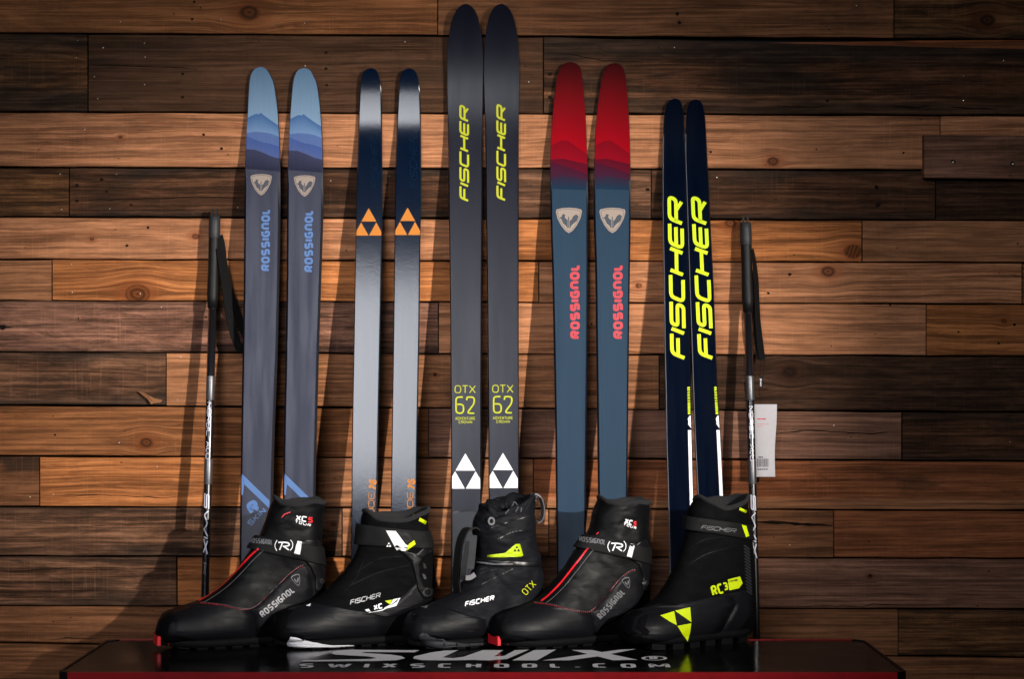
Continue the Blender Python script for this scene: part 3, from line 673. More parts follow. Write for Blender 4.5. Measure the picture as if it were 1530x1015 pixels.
for i, (ed, yt, xt, lab) in enumerate(((rc1, 146.8, 1009, 'midnight blue racing ski with large fluorescent lettering, standing next to the red tipped skis'),
                               (rc2, 148.2, 1039.5, 'midnight blue racing ski with large fluorescent lettering, standing next to the tagged pole'))):
    s = Ski(lab, g_rc, ed, yt, xt, 200, 262, .175, .9, 0, rc_top, side_white if False else side_black, base_blk, 1.4)
    if i == 0: s.text('FISCHER', (1025.4, 539), (1021, 300), 23.8, 5.4, yel, .42, .28, .1)
    else: s.text('FISCHER', (1067.2, 539), (1056.2, 300), 23.8, 5.4, yel, .42, .28, .1)
    e = lambda y, o: s.Rr(y) + o
    VV, FF = [], []; ribbon([(e(643, -3.6), 643), (e(700, -3.6), 700), (e(880, -3.6), 880)], 4.8, False, 20, VV, FF, 0)
    decal('stripe', (VV, FF), s.P, white_ink, s.top, .0004)
    s.poly('stripe', [(e(621, -1.4), 621), (e(621, -3.5), 622), (e(626, -6), 626), (e(631, -5), 631), (e(634, -5.6), 634), (e(640, -1.4), 640.5)], white_ink, .0004, 0)
    decal('small_print', join2d(*[poly2d([(e(y, -5.6), y), (e(y, -1.8), y), (e(y, -1.8), y + h_), (e(y, -5.6), y + h_)], 0) for y, h_ in [(578.5, 2.2), (581.6, 2.2), (585.2, 1.1), (587.4, 1.1), (589.6, 1.4), (592, 1.0), (594.2, 1.3), (596.6, 1.0), (598.8, 1.2), (601.4, 2.4), (604.6, 2.2), (607.6, 2.6), (611, 2.2), (614, 2.0), (616.8, 2.4)]]), s.P, yel, s.top, .0004)['kind'] = 'stuff'
    VV, FF = [], []; ribbon([(s.L(y) + .7, y) for y in range(200, 900, 25)], .9, False, 30, VV, FF, 0)
    decal('edge_line', (VV, FF), s.P, side_white, s.top, .0003)

# ------------------------------------------------------------------ poles
grip_mat = plain('grip_rubber', (.0045, .0045, .005, 1), .55, .25, bump=(250, .2, .0006)); cap_mat = plain('grip_cap', (.022, .023, .026, 1), .5, .3)
shaft_mat = plain('shaft_black_gloss', (.006, .006, .008, 1), .2, 1.0, coat=.6); silver = plain('shaft_silver', (.12, .12, .13, 1), .4, metal=.7)
web_mat = plain('strap_webbing', (.003, .003, .0033, 1), .85, .15, bump=(500, .4, .001))
pole_ink = plain('pole_white_ink', (.5, .5, .58, 1), .35)
class Pole:
    def __init__(s, label, axis, ycap, ygrip):
        s.ax = axis; s.ybot = 1400
        for _ in range(30): s.ybot = HY + CZ * F / (CAMD - s.D(s.ybot))
        p = s.C(s.ybot); s.root = empty('ski_pole', (p.x, p.y, 0), label, 'ski pole', 'ski poles'); s.p0 = s.C(ygrip)
        s.dir = (s.C(1300) - s.C(400)).normalized()
        def tube(name, prof, mat, n=20, squash=1.0):
            VV, FF = [], []
            for y, r in prof:
                c = s.C(y)
                for k in range(n):
                    a = 2 * math.pi * k / n; VV.append(c + V((math.cos(a) * r, math.sin(a) * r * squash, 0)))
            for i in range(len(prof) - 1):
                for k in range(n):
                    k2 = (k + 1) % n; FF.append((i*n+k, (i+1)*n+k, (i+1)*n+k2, i*n+k2))
            FF.append(tuple(range(n))); FF.append(tuple(reversed(range((len(prof)-1)*n, len(prof)*n))))
            return obj(name, VV, FF, mat, s.root, True)
        tube('shaft', [(ygrip - 60, .0083), (ygrip + 200, .0083), (900, .0078), (s.ybot - 14, .0066)], shaft_mat)
        tube('pole_tip', [(s.ybot - 14, .0045), (s.ybot - 6, .004), (s.ybot, .0012)], alu)
        tube('basket', [(s.ybot - 42, .010), (s.ybot - 38, .030), (s.ybot - 34, .033), (s.ybot - 30, .012)], grip_mat)
        tube('grip', [(ycap + 10, .0095), (ycap + 16, .0108), (ycap + 40, .0112), (ycap + 75, .0108), (ycap + 100, .0112), (ygrip - 10, .0118), (ygrip - 2, .0112), (ygrip + 14, .0098)], grip_mat, 24)
        tube('grip_cap', [(ycap, .0075), (ycap + 2, .0108), (ycap + 10, .0117), (ycap + 22, .0119), (ycap + 33, .0116), (ycap + 36, .0095)], cap_mat, 24)
        for q in (-3.6, 2.6):
            b = s.C(ycap); a = b + V((q * 1.3e-3, -.002, .013)); v, f = box(-.0016, .0016, -.004, .004, -.016, 0)
            obj('cap_prong', [V(p) + a + V((q * .0002 * (p[2] > -.01), 0, 0)) for p in v], f, grip_mat, s.root)
        for y0, y1 in s.silver:
            tube('silver_band', [(y0, .0084), (y0 + .5, .00855), (y1 - .5, .00850), (y1, .0083)], silver)
    def cx(s, y): (y0, x0), (y1, x1) = s.ax; return x0 + (x1 - x0) * (y - y0) / (y1 - y0)
    def D(s, y):
        D = .05
        for _ in range(10): D = .033 + .106 * (1.223 - (CZ + (HY - y) * (CAMD - D) / F))
        return D
    def C(s, y): return W(s.cx(y), y, s.D(y))
    def on(s, px, py, off):
        c = s.C(py); sc = (CAMD - s.D(py)) / F; dx = (px - s.cx(py)) * sc; r = .0083 + off
        if abs(dx) > r * .98: return None
        return c + V((dx, -math.sqrt(r * r - dx * dx), 0))
    def text(s, t, y0, y1, x0, h, wt, shear=0, mat=None):
        a = (s.cx(y0) + x0, y0); b = (s.cx(y1) + x0, y1)
        return decal('lettering', text2d(t, a, b, h, wt, shear, .25, .16, maxseg=2.5), s.on, mat or pole_ink, s.root, .0007)
def ribbon3(name, pts, wd, th, mat, parent, side=None):
    """flat webbing through 3D points"""
    P = [V(p) for p in pts]
    fine = []
    for i in range(len(P) - 1):
        a, b, c, d = P[max(i-1, 0)], P[i], P[i+1], P[min(i+2, len(P)-1)]
        for k in range(6):
            t = k / 6; fine.append(.5 * ((2*b) + (c - a) * t + (2*a - 5*b + 4*c - d) * t*t + (3*b - a - 3*c + d) * t**3))
    fine.append(P[-1]); VV, FF = [], []
    for i, p in enumerate(fine):
        t = (fine[min(i+1, len(fine)-1)] - fine[max(i-1, 0)]).normalized()
        sd = V(side(i / (len(fine) - 1)) if side else (0, 1, 0)); sd = (sd - t * sd.dot(t)).normalized(); nn = t.cross(sd)
        for a, b in ((-1, -1), (1, -1), (1, 1), (-1, 1)): VV.append(p + sd * (wd / 2 * a) + nn * (th / 2 * b))
    for i in range(len(fine) - 1):
        for j in range(4):
            k = (j + 1) % 4; FF.append((i*4+j, i*4+k, (i+1)*4+k, (i+1)*4+j))
    FF.append((3, 2, 1, 0)); m = (len(fine) - 1) * 4; FF.append((m, m+1, m+2, m+3))
    return obj(name, VV, FF, mat, parent, False)
Pole.silver = ((562, 598), (686, 724))
pl = Pole('black ski pole with wrist strap hanging loose towards the blue tipped skis', ((455, 317.5), (894, 306.3)), 322, 446)
pl.text('NORDIC ALU', 601, 686, -3.4, 6.6, 1.0); pl.text('SWIX', 736, 826, -4.2, 8, 1.9, .45); pl.text('SWIX', 839, 857, -2.6, 4.2, 1.0, .4, grey_ink)
ribbon3('wrist_strap', [W(326, 352, .03), W(330, 368, .028), W(333.5, 395, .026), W(341, 430, .026), W(352, 462, .026), W(362, 490, .026), W(371, 508, .028), W(374, 516, .03)], .019, .0016, web_mat, pl.root, lambda t: (1 - .35 * t, .5 + .6 * t, .5))
ribbon3('wrist_strap', [W(327, 372, .034), W(331, 395, .036), W(336, 425, .038), W(341, 460, .040), W(347, 490, .042), W(354, 512, .044), W(359, 521, .043), W(366, 519, .04), W(374, 514, .034)], .017, .0016, web_mat, pl.root, lambda t: (.6 + .4 * t, .8 - .5 * t, .2))
pr = Pole('black ski pole beside the midnight racing skis with a white price tag on its strap', ((469, 1117.6), (757, 1125.2)), 332, 452)
pr.text('NORDIC ALU', 607, 689, -3.4, 6.6, 1.0); pr.text('SWIX', 738, 832, -4.2, 8, 1.9, .45)
ribbon3('wrist_strap', [W(1124, 372, .028), W(1127, 392, .025), W(1129.5, 420, .024), W(1130, 450, .024), W(1131, 480, .025), W(1134, 510, .028), W(1137, 537, .032)], .020, .0016, web_mat, pr.root, lambda t: (.35 + .65 * t, 1 - .55 * t, 0))
ribbon3('wrist_strap', [W(1125, 388, .034), W(1128, 420, .036), W(1130, 450, .037), W(1132, 490, .037), W(1136, 525, .035), W(1138, 538, .033)], .013, .0016, web_mat, pr.root, lambda t: (.3 + .7 * t, 1 - .6 * t, 0))
# price tag and small black hang tag on thread
card = NT('tag_card'); ctc = card.n('TexCoord').outputs['Object']
card.out(Base_Color=card.mix(card.noise(ctc, 90, 3), (.46, .44, .46, 1), (.52, .50, .52, 1)), Roughness=.6)
c8 = lambda x, y: (1095 + x / 4.61, 540 + y / 4.61)
TAGD = .047
root = empty('price_tag', W(*c8(230, 790), TAGD), 'white paper price tag with barcode hanging by thread from the tagged pole', 'price tag')
xs = [150, 185, 220, 255, 303]; VV, FF = [], []; ny = 14
def tagD(x, y): return TAGD + .004 * math.sin((x - 150) / 60) + .003 * math.sin(y / 130)
for i in range(ny + 1):
    t = i / ny
    for x in range(9):
        X = 148 + (150 - 6 * t - (7 if .28 < t < .98 else 0) * math.sin(math.pi * (t - .28) / .7 if t > .28 else 0)) * x / 8 + (6 * (1 - t)) * x / 8; Y = 297 + 500 * t
        VV.append(W(*c8(X, Y), tagD(X, Y)))
for i in range(ny):
    for x in range(8):
        a = i * 9 + x; FF.append((a, a + 9, a + 10, a + 1))
nb_ = len(VV); VV += [v + V((0, .0004, 0)) for v in VV]; FF += [tuple(reversed([q + nb_ for q in f])) for f in FF]
obj('card', VV, FF, card.m, root, True)
tagp = lambda x, y, off: W(x, y, tagD((x - 1095) * 4.61, (y - 540) * 4.61)) + V((0, -off, 0))
bars = []
x = 168
while x < 247:
    bw = random.choice((2, 2.6, 4, 5)); bars.append(poly2d([c8(x, 672), c8(x + bw, 672), c8(x + bw, 727), c8(x, 730)], 0)); x += bw + random.choice((2.4, 3.4, 5))
ink = plain('black_print', (.02, .02, .025, 1), .6)
decal('barcode', join2d(*bars), tagp, ink, root, .0004)
decal('printed_lines', join2d(*[poly2d([c8(a, b), c8(a + w_, b), c8(a + w_, b + h_), c8(a, b + h_)], 0) for a, b, w_, h_ in ((176, 658, 9, 8), (187, 658, 8, 8), (197, 658, 9, 8), (168, 742, 12, 7), (183, 742, 14, 7), (200, 742, 10, 7), (213, 742, 12, 7), (228, 742, 12, 7))]), tagp, ink, root, .0004)['kind'] = 'stuff'
decal('red_print', join2d(*[poly2d([c8(a, b), c8(a + w_, b), c8(a + w_, b + h_), c8(a, b + h_)], 0) for a, b, w_, h_ in ((168, 395, 26, 7), (197, 395, 30, 7), (168, 433, 50, 2.5), (222, 433, 26, 2.5), (168, 448, 36, 2.5))]), tagp, redb_ink, root, .0004)
def thread(name, pts, parent, mat, r=.0005):
    VV, FF = [], []; pts = [V(p) for p in pts]
    for p in pts:
        for k in range(5):
            a = k * 2 * math.pi / 5; VV.append(p + V((math.cos(a) * r, math.sin(a) * r, 0)))
    for i in range(len(pts) - 1):
        for k in range(5): FF.append((i*5+k, (i+1)*5+k, (i+1)*5+(k+1) % 5, i*5+(k+1) % 5))
    return obj(name, VV, FF, mat, parent, True)
thread('thread', [W(*c8(a, b), D) for a, b, D in ((196, -10, .036), (188, 40, .038), (182, 120, .041), (184, 220, .043), (188, 290, .045), (195, 325, .049), (188, 318, .051), (184, 300, .049))], root, web_mat)
ht = empty('hang_tag', W(*c8(195, 180), .046), 'small black tag with white script hanging above the white price tag', 'hang tag')
VV = [W(*c8(a, b), D) for a, b, D in ((180, 108, .046), (210, 106, .046), (207, 180, .044), (180, 182, .044), (180, 108, .0448), (210, 106, .0448), (207, 180, .0428), (180, 182, .0428))]
obj('card', VV, [(3, 2, 1, 0), (4, 5, 6, 7), (0, 1, 5, 4), (1, 2, 6, 5), (2, 3, 7, 6), (3, 0, 4, 7)], grip_mat, ht)
hp = lambda x, y, off: W(x, y, .0478)
decal('lettering', text2d('SWIX', c8(186, 118), c8(186, 172), 2.6, .7, .3, .2, .12), hp, white_ink, ht, 0)
thread('thread', [W(*c8(a, b), D) for a, b, D in ((215, -12, .034), (218, 30, .038), (212, 80, .043), (198, 112, .0462))], ht, web_mat)

# ------------------------------------------------------------------ boots
CAMP = V((0, -CAMD, CZ))
def catmull(a, b, c, d, t): return .5 * ((2*b) + (c - a) * t + (2*a - 5*b + 4*c - d) * t*t + (3*b - a - 3*c + d) * t**3)
def fabric(name, col, rough, weave, crease, spec=.26, sheen=0):
    m = NT(name); tc = m.n('TexCoord').outputs['Object']
    n1 = m.noise(tc, weave, 2, .6); n2 = m.noise(m.n('Mapping', {'Vector': tc, 'Rotation': (0, R(35), 0), 'Scale': (1, 1, 2.6)}).outputs[0], 26, 4, .55, .6)
    c = m.mix(m.mr(n2, .35, .7, 0, .5), col, tuple(x * .6 for x in col[:3]) + (1,))
    h = m.math('ADD', m.math('MULTIPLY', n1, .12), m.math('MULTIPLY', n2, crease))
    return m.out(Base_Color=c, Roughness=m.mr(n2, .3, .7, rough - .07, rough + .08), Specular_IOR_Level=spec, Sheen_Weight=sheen, Normal=m.bump(h, .5, .003))
leather = fabric('black_leather', (.0028, .0029, .0035, 1), .46, 900, .4, .10); shellm = fabric('black_shell_rubber', (.0055, .0057, .0075, 1), .42, 1400, .10, .14)
soft = fabric('black_softshell', (.0026, .0026, .0032, 1), .74, 1200, .5, .05, .0); gaiter = fabric('charcoal_gaiter_nylon', (.0052, .0056, .0078, 1), .62, 1000, 1.0, .10, .0)
rubber = fabric('grey_rubber', (.022, .0225, .027, 1), .55, 800, .15); tread_mat = plain('tread_rubber', (.0025, .0025, .003, 1), .75, .12, bump=(300, .3, .001))
plast = plain('cuff_plastic', (.0036, .0036, .0045, 1), .36, .35, bump=(500, .08, .0004)); webb = plain('strap_black', (.0022, .0022, .0026, 1), .7, .22, bump=(700, .35, .0007))
white_rub = plain('white_midsole', (.62, .62, .66, 1), .5, vary=.15); lining = plain('boot_lining', (.006, .006, .007, 1), .95); steel = plain('rivet_steel', (.35, .35, .37, 1), .3, metal=1)
wtab = plain('white_tab', (.7, .7, .74, 1), .4)

class Boot:
    def __init__(s, label, toe_px, D0, theta, rings, mat, wrinkle=.0010, rimdrop=.05, ex=2.35, conv=None, dip=(0, 0)):
        s.c = conv; s.dip = dip; th = R(theta)
        P0 = W(toe_px, 0, D0); s.P0 = V((P0.x, -D0, TZ)); s.u = V((math.cos(th), math.sin(th), 0)); s.n = V((math.sin(th), -math.cos(th), 0)); s.D0 = D0; s.th = th
        T, B, Wd = [], [], []
        for tp, bp, wd in rings:
            T.append(s.mid(*tp)); B.append(s.mid(*bp) if bp[1] > 2 else s.ground(bp[0], bp[1] - .005)); Wd.append(wd)
        s.T, s.Bm, s.Wd = T, B, Wd; s.N = len(T); s.ex = ex
        hp = s.P0 + s.u * .14; s.root = empty('ski_boot', (hp.x, hp.y, TZ), label, 'ski boot', 'ski boots on the table')
        NS, NP = 14 * 10, 96; NS = (s.N - 1) * 11
        VV, FF = [], []
        for i in range(NS + 1):
            q = i / NS * (s.N - 1)
            for j in range(NP):
                ph = 2 * math.pi * j / NP; p = s.S(q, ph)
                if wrinkle:
                    nrm = s.nrm(q, ph); a = wrinkle * min(1, max(0, (q - 3.0) / 3))
                    p = p + nrm * a * (noise.noise(p * 34 + V((s.P0.x * 9, 0, 0))) * 1.2 + noise.noise(V((p.x * 60, p.y * 60, p.z * 110))) * .7)
                VV.append(p)
        for i in range(NS):
            for j in range(NP):
                k = (j + 1) % NP; FF.append((i*NP+j, (i+1)*NP+j, (i+1)*NP+k, i*NP+k))
        FF.append(tuple(range(NP)))
        s.rim = [VV[NS*NP+j].copy() for j in range(NP)]
        s.solid = [VV, FF]; s.NP = NP
        obj('upper', VV, FF, mat, s.root, True)
        # rolled rim and the dark inside of the shaft
        cen = sum(s.rim, V((0, 0, 0))) / NP; IV, IF = [], []
        for lv, (sc, dz) in enumerate(((1.0, 0), (1.035, .003), (1.02, .0065), (.96, .0085), (.88, .004), (.82, -.03), (.74, -rimdrop - .03))):
            for p in s.rim: IV.append(cen + (p - cen) * sc + V((0, 0, dz)))
        for i in range(6):
            for j in range(NP):
                k = (j + 1) % NP; IF.append((i*NP+j, (i+1)*NP+j, (i+1)*NP+k, i*NP+k))
        IF.append(tuple(range(6*NP, 7*NP)))
        obj('collar_lining', IV, IF, lining if mat is not gaiter else gaiter, s.root, True)
        s.par = s.root; s.rebuild()
    def rebuild(s): s.bvh = BVHTree.FromPolygons([tuple(v) for v in s.solid[0]], s.solid[1])
    def mid(s, px, py):
        d = (W(px, py, 1.0) - CAMP); t = (s.P0 - CAMP).dot(s.n) / d.dot(s.n); return CAMP + d * t
    def ground(s, px, z):
        a = (px - CX) / F; t = (a * (CAMD - s.D0) - s.P0.x) / (math.cos(s.th) - a * math.sin(s.th)); return s.P0 + s.u * t + V((0, 0, z))
    def S(s, q, ph):
        i = min(int(q), s.N - 2); t = q - i; g = lambda A: catmull(A[max(i-1, 0)], A[i], A[i+1], A[min(i+2, s.N-1)], t)
        T, B, w_ = g(s.T), g(s.Bm), g(s.Wd); c, sn = math.cos(ph), math.sin(ph); e = 2 / s.ex
        cc = math.copysign(abs(c) ** e, c); ss = math.copysign(abs(sn) ** e, sn)
        tp = .22 * max(0, min(1, (8 - q) / 4))
        dz = (s.dip[0] if sn > 0 else s.dip[1]) * sn * sn * (1 + c) / 1.19 * max(0, min(1, (q - s.N + 4.2) / 3.2)) ** 2
        dz += .0022 * math.sin(3 * ph + s.P0.x * 11) * max(0, min(1, (q - s.N + 3) / 2)) + .0012 * math.sin(7 * ph + s.P0.x * 23) * max(0, min(1, (q - s.N + 2.2) / 1.2))
        return V((0, 0, -dz)) + (T + B) / 2 + (T - B) / 2 * cc + s.n * (w_ * ss * (1 - tp * cc))
    def nrm(s, q, ph):
        e = .02; q0, q1 = max(0, q - e), min(s.N - 1, q + e)
        a = s.S(q1, ph) - s.S(q0, ph); b = s.S(q, ph + .02) - s.S(q, ph - .02); n = b.cross(a)
        c = (s.S(q, 0) + s.S(q, math.pi)) / 2
        if n.length < 1e-12: return V((0, 0, 0))
        n.normalize(); return n if n.dot(s.S(q, ph) - c) > 0 else -n
    def on(s, px, py, off):
        d = (W(px, py, 1.0) - CAMP).normalized(); h, nn, _, _ = s.bvh.ray_cast(CAMP, d)
        if h is None: return None
        if nn.dot(d) > 0: nn = -nn
        return h + nn * off
    def K(s, pts): return [s.c(*p) for p in pts]
    def poly(s, name, pts, mat, off=.0008, cuts=3): return decal(name, poly2d(s.K(pts), cuts), s.on, mat, s.par, off)
    def line(s, name, pts, wd, mat, off=.0008, closed=False, seg=2.0):
        VV, FF = [], []; q = s.K(pts)
        if len(q) > 2 and not closed:
            P = [V(p) for p in q]; f = []
            for i in range(len(P) - 1):
                for k in range(5): f.append(tuple(catmull(P[max(i-1, 0)], P[i], P[i+1], P[min(i+2, len(P)-1)], k / 5)))
            f.append(tuple(P[-1])); q = f
        ribbon(q, wd, closed, seg, VV, FF, 0); return decal(name, (VV, FF), s.on, mat, s.par, off)
    def dashes(s, name, pts, wd, mat, on_, offl, start=0.0, off=.0007):
        P = [V(p) for p in s.K(pts)]; f = []
        for i in range(len(P) - 1):
            for k in range(12): f.append(catmull(P[max(i-1, 0)], P[i], P[i+1], P[min(i+2, len(P)-1)], k / 12))
        ms = []; acc = -start; cur = []
        for a, b in zip(f, f[1:]):
            L = (b - a).length; n = max(1, int(L / .25))
            for k in range(n):
                ph = (acc + L * k / n) % (on_ + offl); p = a.lerp(b, k / n)
                if ph < on_: cur.append(tuple(p))
                elif len(cur) > 1:
                    VV, FF = [], []; ribbon([cur[0], cur[-1]], wd, False, 3, VV, FF, 0, 1); ms.append((VV, FF)); cur = []
                else: cur = []
            acc += L
        return decal(name, join2d(*ms), s.on, mat, s.par, off)
    def text(s, t, a, b, h, wt, mat, shear=0, rnd=.22, gap=.14, name='lettering', off=.0009):
        return decal(name, text2d(t, s.c(*a), s.c(*b), h, wt, shear, rnd, gap, maxseg=2.0), s.on, mat, s.par, off)
    def raised(s, name, pts, th, mat, cuts=4):
        """a plate of some thickness following the boot's surface"""
        VV, FF = poly2d(s.K(pts), cuts); P = [s.on(x, y, th) for x, y, _ in VV]; Q = [s.on(x, y, -.001) for x, y, _ in VV]
        keep = [f for f in FF if all(P[i] is not None for i in f)]
        if not keep: return
        n = len(VV); vs = [p or V((0, 0, 0)) for p in P] + [p or V((0, 0, 0)) for p in Q]; fs = []; cnt = {}
        for f in keep:
            nr = (vs[f[1]] - vs[f[0]]).cross(vs[f[2]] - vs[f[0]])
            if nr.y > 0: f = tuple(reversed(f))
            fs.append(f)
            for i in range(len(f)): a, b = f[i], f[(i+1) % len(f)]; cnt[(a, b)] = 1
        for (a, b) in list(cnt):
            if (b, a) not in cnt: fs.append((b, a, a + n, b + n))
        used = sorted({i for f in fs for i in f}); ix = {i: k for k, i in enumerate(used)}
        vs = [vs[i] for i in used]; fs = [tuple(ix[i] for i in f) for f in fs]
        o = obj(name, vs, fs, mat, s.root, True); s.add(vs, fs); return o
    def add(s, vs, fs):
        b = len(s.solid[0]); s.solid[0] += vs; s.solid[1] += [tuple(i + b for i in f) for f in fs]; s.rebuild()
    def band(s, name, F0, F1, K0, K1, th, mat, rows=6, nph=72, front=0.0, a0=0, a1=360, fw=25):
        f0, f1, k0, k1 = [s.mid(*s.c(*p)) for p in (F0, F1, K0, K1)]; VV = []; full = a1 - a0 >= 360
        prof = [(0, -.002), (0, th * .8)] + [((i + .5) / rows, th) for i in range(rows)] + [(1, th * .8), (1, -.002)]
        bv = s.bvh
        for t, o_ in prof:
            Fp, Kp = f0.lerp(f1, t), k0.lerp(k1, t); c = (Fp + Kp) / 2; h = (Fp - Kp)
            for j in range(nph + (0 if full else 1)):
                a = R(a0 + (a1 - a0) * j / nph); d = (h.normalized() * math.cos(a) + s.n * math.sin(a))
                hit, nn, _, _ = bv.ray_cast(c + d * .3, -d)
                if hit is None: hit = c + d * h.length / 2
                w_ = max(0, 1 - abs(((math.degrees(a) + 180) % 360) - 180) / fw)
                VV.append(hit + d * (o_ + front * w_ * (1 if o_ > 0 else 0)))
        M = nph if full else nph + 1; FF = []
        for i in range(len(prof) - 1):
            for j in range(nph):
                k = (j + 1) % M; FF.append((i*M+j, (i+1)*M+j, (i+1)*M+k, i*M+k))
        o = obj(name, VV, FF, mat, s.root, True); s.add(VV, FF); return o
    def sole(s, px0, px1, widths, mat, spring=.006, h=.014, lugs=8, lug_h=.008, mid=None):
        a, b = s.ground(px0, 0), s.ground(px1, 0); L = (b - a).length; N = 28; VV, FF = [], []
        zl = lambda t: spring * max(0, 1 - t / .28) ** 2 + .010 * max(0, (t - .86) / .14) ** 2 + lug_h
        def wd(t):
            x = t * (len(widths) - 1); i = min(int(x), len(widths) - 2); A = widths
            return max(.004, catmull(A[max(i-1, 0)], A[i], A[i+1], A[min(i+2, len(A)-1)], x - i))
        for i in range(N + 1):
            t = i / N; c = a.lerp(b, t); z0 = zl(t)
            for q, z in ((1, z0 + h), (1.05, z0 + h * .6), (1, z0), (-1, z0), (-1.05, z0 + h * .6), (-1, z0 + h)): VV.append(c + s.n * (wd(t) * q) + V((0, 0, z)))
        for i in range(N):
            for j in range(6):
                k = (j + 1) % 6; FF.append((i*6+j, (i+1)*6+j, (i+1)*6+k, i*6+k))
        FF += [tuple(range(6)), tuple(reversed(range(N*6, N*6+6)))]
        obj('outsole', VV, FF, mat, s.root, True); s.add(VV, FF)
        for i in range(lugs):
            t0 = .10 + .86 * i / lugs; t1 = t0 + .86 / lugs * .62
            for sd in (1, -1):
                v = []
                for t in (t0, t1):
                    for q in (.98, .25):
                        for zz in (zl(t) + .002, spring * max(0, 1 - t / .28) ** 2 + .0002 + .010 * max(0, (t - .86) / .14) ** 2):
                            v.append(a.lerp(b, t) + s.n * (wd(t) * q * sd) + V((0, 0, zz)))
                obj('lug', v, [(0,1,3,2), (4,6,7,5), (0,4,5,1), (2,3,7,6), (0,2,6,4), (1,5,7,3)], tread_mat, s.root)

def toe_bar(s, px, D, col):
    c = s.ground(px, .014); d = s.u
    for q0, q1, nm_ in ((-.006, .0, 'binding_bar'), (.014, .020, 'binding_bar')):
        v = []
        for a in (q0, q1):
            for w_ in (-.022, .022):
                for z in (-.006, .011): v.append(c + d * a + s.n * w_ + V((0, 0, z)))
        obj(nm_, v, [(0,1,3,2), (4,6,7,5), (0,4,5,1), (2,3,7,6), (0,2,6,4), (1,5,7,3)], col, s.root)

# --- tour boots (two of the same model)
def tour_boot(label, conv, toe, D0, theta, rings, sole_px, J, dim):
    s = Boot(label, toe, D0, theta, rings, leather, .0013, conv=conv, dip=(.007, .004))
    toe_bar(s, sole_px[0] + 1, D0, redb_ink)
    s.raised('toe_cap', J['cap'], .0012, shellm, 5)
    s.raised('quarter_panel', J['quarter'], .0011, shellm, 4)
    s.sole(sole_px[0], sole_px[1], [.012, .032, .041, .043, .041, .036, .031, .031, .032, .026, .012], tread_mat, lug_h=.0028)
    s.raised('heel_spoiler', J['spoiler'], .0028, plast, 5)
    strap = s.band('ankle_strap', *J['strap'], .0034, webb, front=.006)
    s.line('piping', J['pipe'], 2.5, redb_ink, .0012)
    s.line('tongue_seam', [(a + 26, b + 8) for a, b in J['pipe']], .7, grey_ink, .0006)
    s.dashes('stitching', J['stitch'], .8, grey_ink, 2.0, 1.2); s.dashes('stitching', [(a - 4, b + 5) for a, b in J['stitch']], .6, redb_ink, 1.6, 1.4)
    s.text('ROSSIGnOL', *J['word'], 10.0, 2.1, grey_ink if dim else silver_ink, 0, .28, .1)
    cx, cy, w_, h_ = J['shield']; pts, mp = shield(cx, cy, w_, h_, R(-20))
    s.poly('emblem', [mp(*p) for p in pts], grey_ink, .0008, 2); s.poly('emblem', [mp(u * .84, v * .84) for u, v in pts], shellm, .0011, 2)
    for rp in ROOST: s.poly('emblem', [mp(u * .8, v * .8) for u, v in rp], grey_ink, .0014, 1)
    s.par = strap
    s.text('ROSSIGnOL', *J['sword'], 7.6, 1.25, grey_ink, .0, .3, .1)
    (x0, y0), (x1, y1) = J['mono']; dx, dy = x1 - x0, y1 - y0; M = lambda u, v: (x0 + dx * u, y0 + dy * u - v)
    s.line('monogram', [M(.13, 40), M(.03, 22), M(.02, 5), M(.12, -14)], 1.1, white_ink, .001)
    s.line('monogram', [M(.88, 48), M(.99, 32), M(.97, 10), M(.85, -6)], 1.1, white_ink, .001)
    s.line('monogram', [M(.2, 30), M(.5, 33), M(.78, 30), M(.76, 18), M(.45, 12)], 1.9, white_ink, .001)
    s.line('monogram', [M(.44, 31), M(.27, -8)], 1.9, white_ink, .0012); s.line('monogram', [M(.5, 13), M(.78, -4)], 1.9, white_ink, .0012)
    s.poly('strap_tab', J['tab'], wtab, .0012); s.par = s.root
    a, b = J['xc']; s.text('XC', a, (a[0] + (b[0] - a[0]) * .66, a[1] + (b[1] - a[1]) * .66), J['xh'], 1.9, white_ink, 0, .2, .08)
    s.text('5', (a[0] + (b[0] - a[0]) * .72, a[1] + (b[1] - a[1]) * .72), b, J['xh'], 1.9, redb_ink, 0, .2, .08)
    s.text('TOUR', *J['tour'], 3.8, .85, white_ink, 0, .2, .4)
    s.line('red_mark', J['mark'], 1.2, redb_ink, .0008)
    for rx, ry in J['rivets']:
        s.poly('rivet', [(rx + 13 * math.cos(a_ * .5236), ry + 15 * math.sin(a_ * .5236)) for a_ in range(12)], steel, .0016, 1)
    for ln in J['folds']: s.line('collar_fold', ln, 1.3, leather, .0016)
    return s
z = lambda px, zz: (px, zz)
c1 = lambda x, y: (210 + x / 3.44, 720 + y / 3.44)
rings1 = [((232, 944), (234, .026), .010), ((239, 925), (241, .018), .030), ((252, 912.5), (256, .014), .041), ((281, 903.5), (288, .013), .046), ((314, 889), (325, .013), .046), ((335, 873), (362, .013), .043),
          ((354, 852), (405, .013), .040), ((367, 833), (447, .013), .037), ((378, 816), (479, .02), .036), ((387, 801), (484, 905), .037), ((393, 789), (485, 858), .039), ((397, 778), (480, 812), .039), ((403, 761), (482, 772), .040), ((409, 748), (485, 752), .041)]
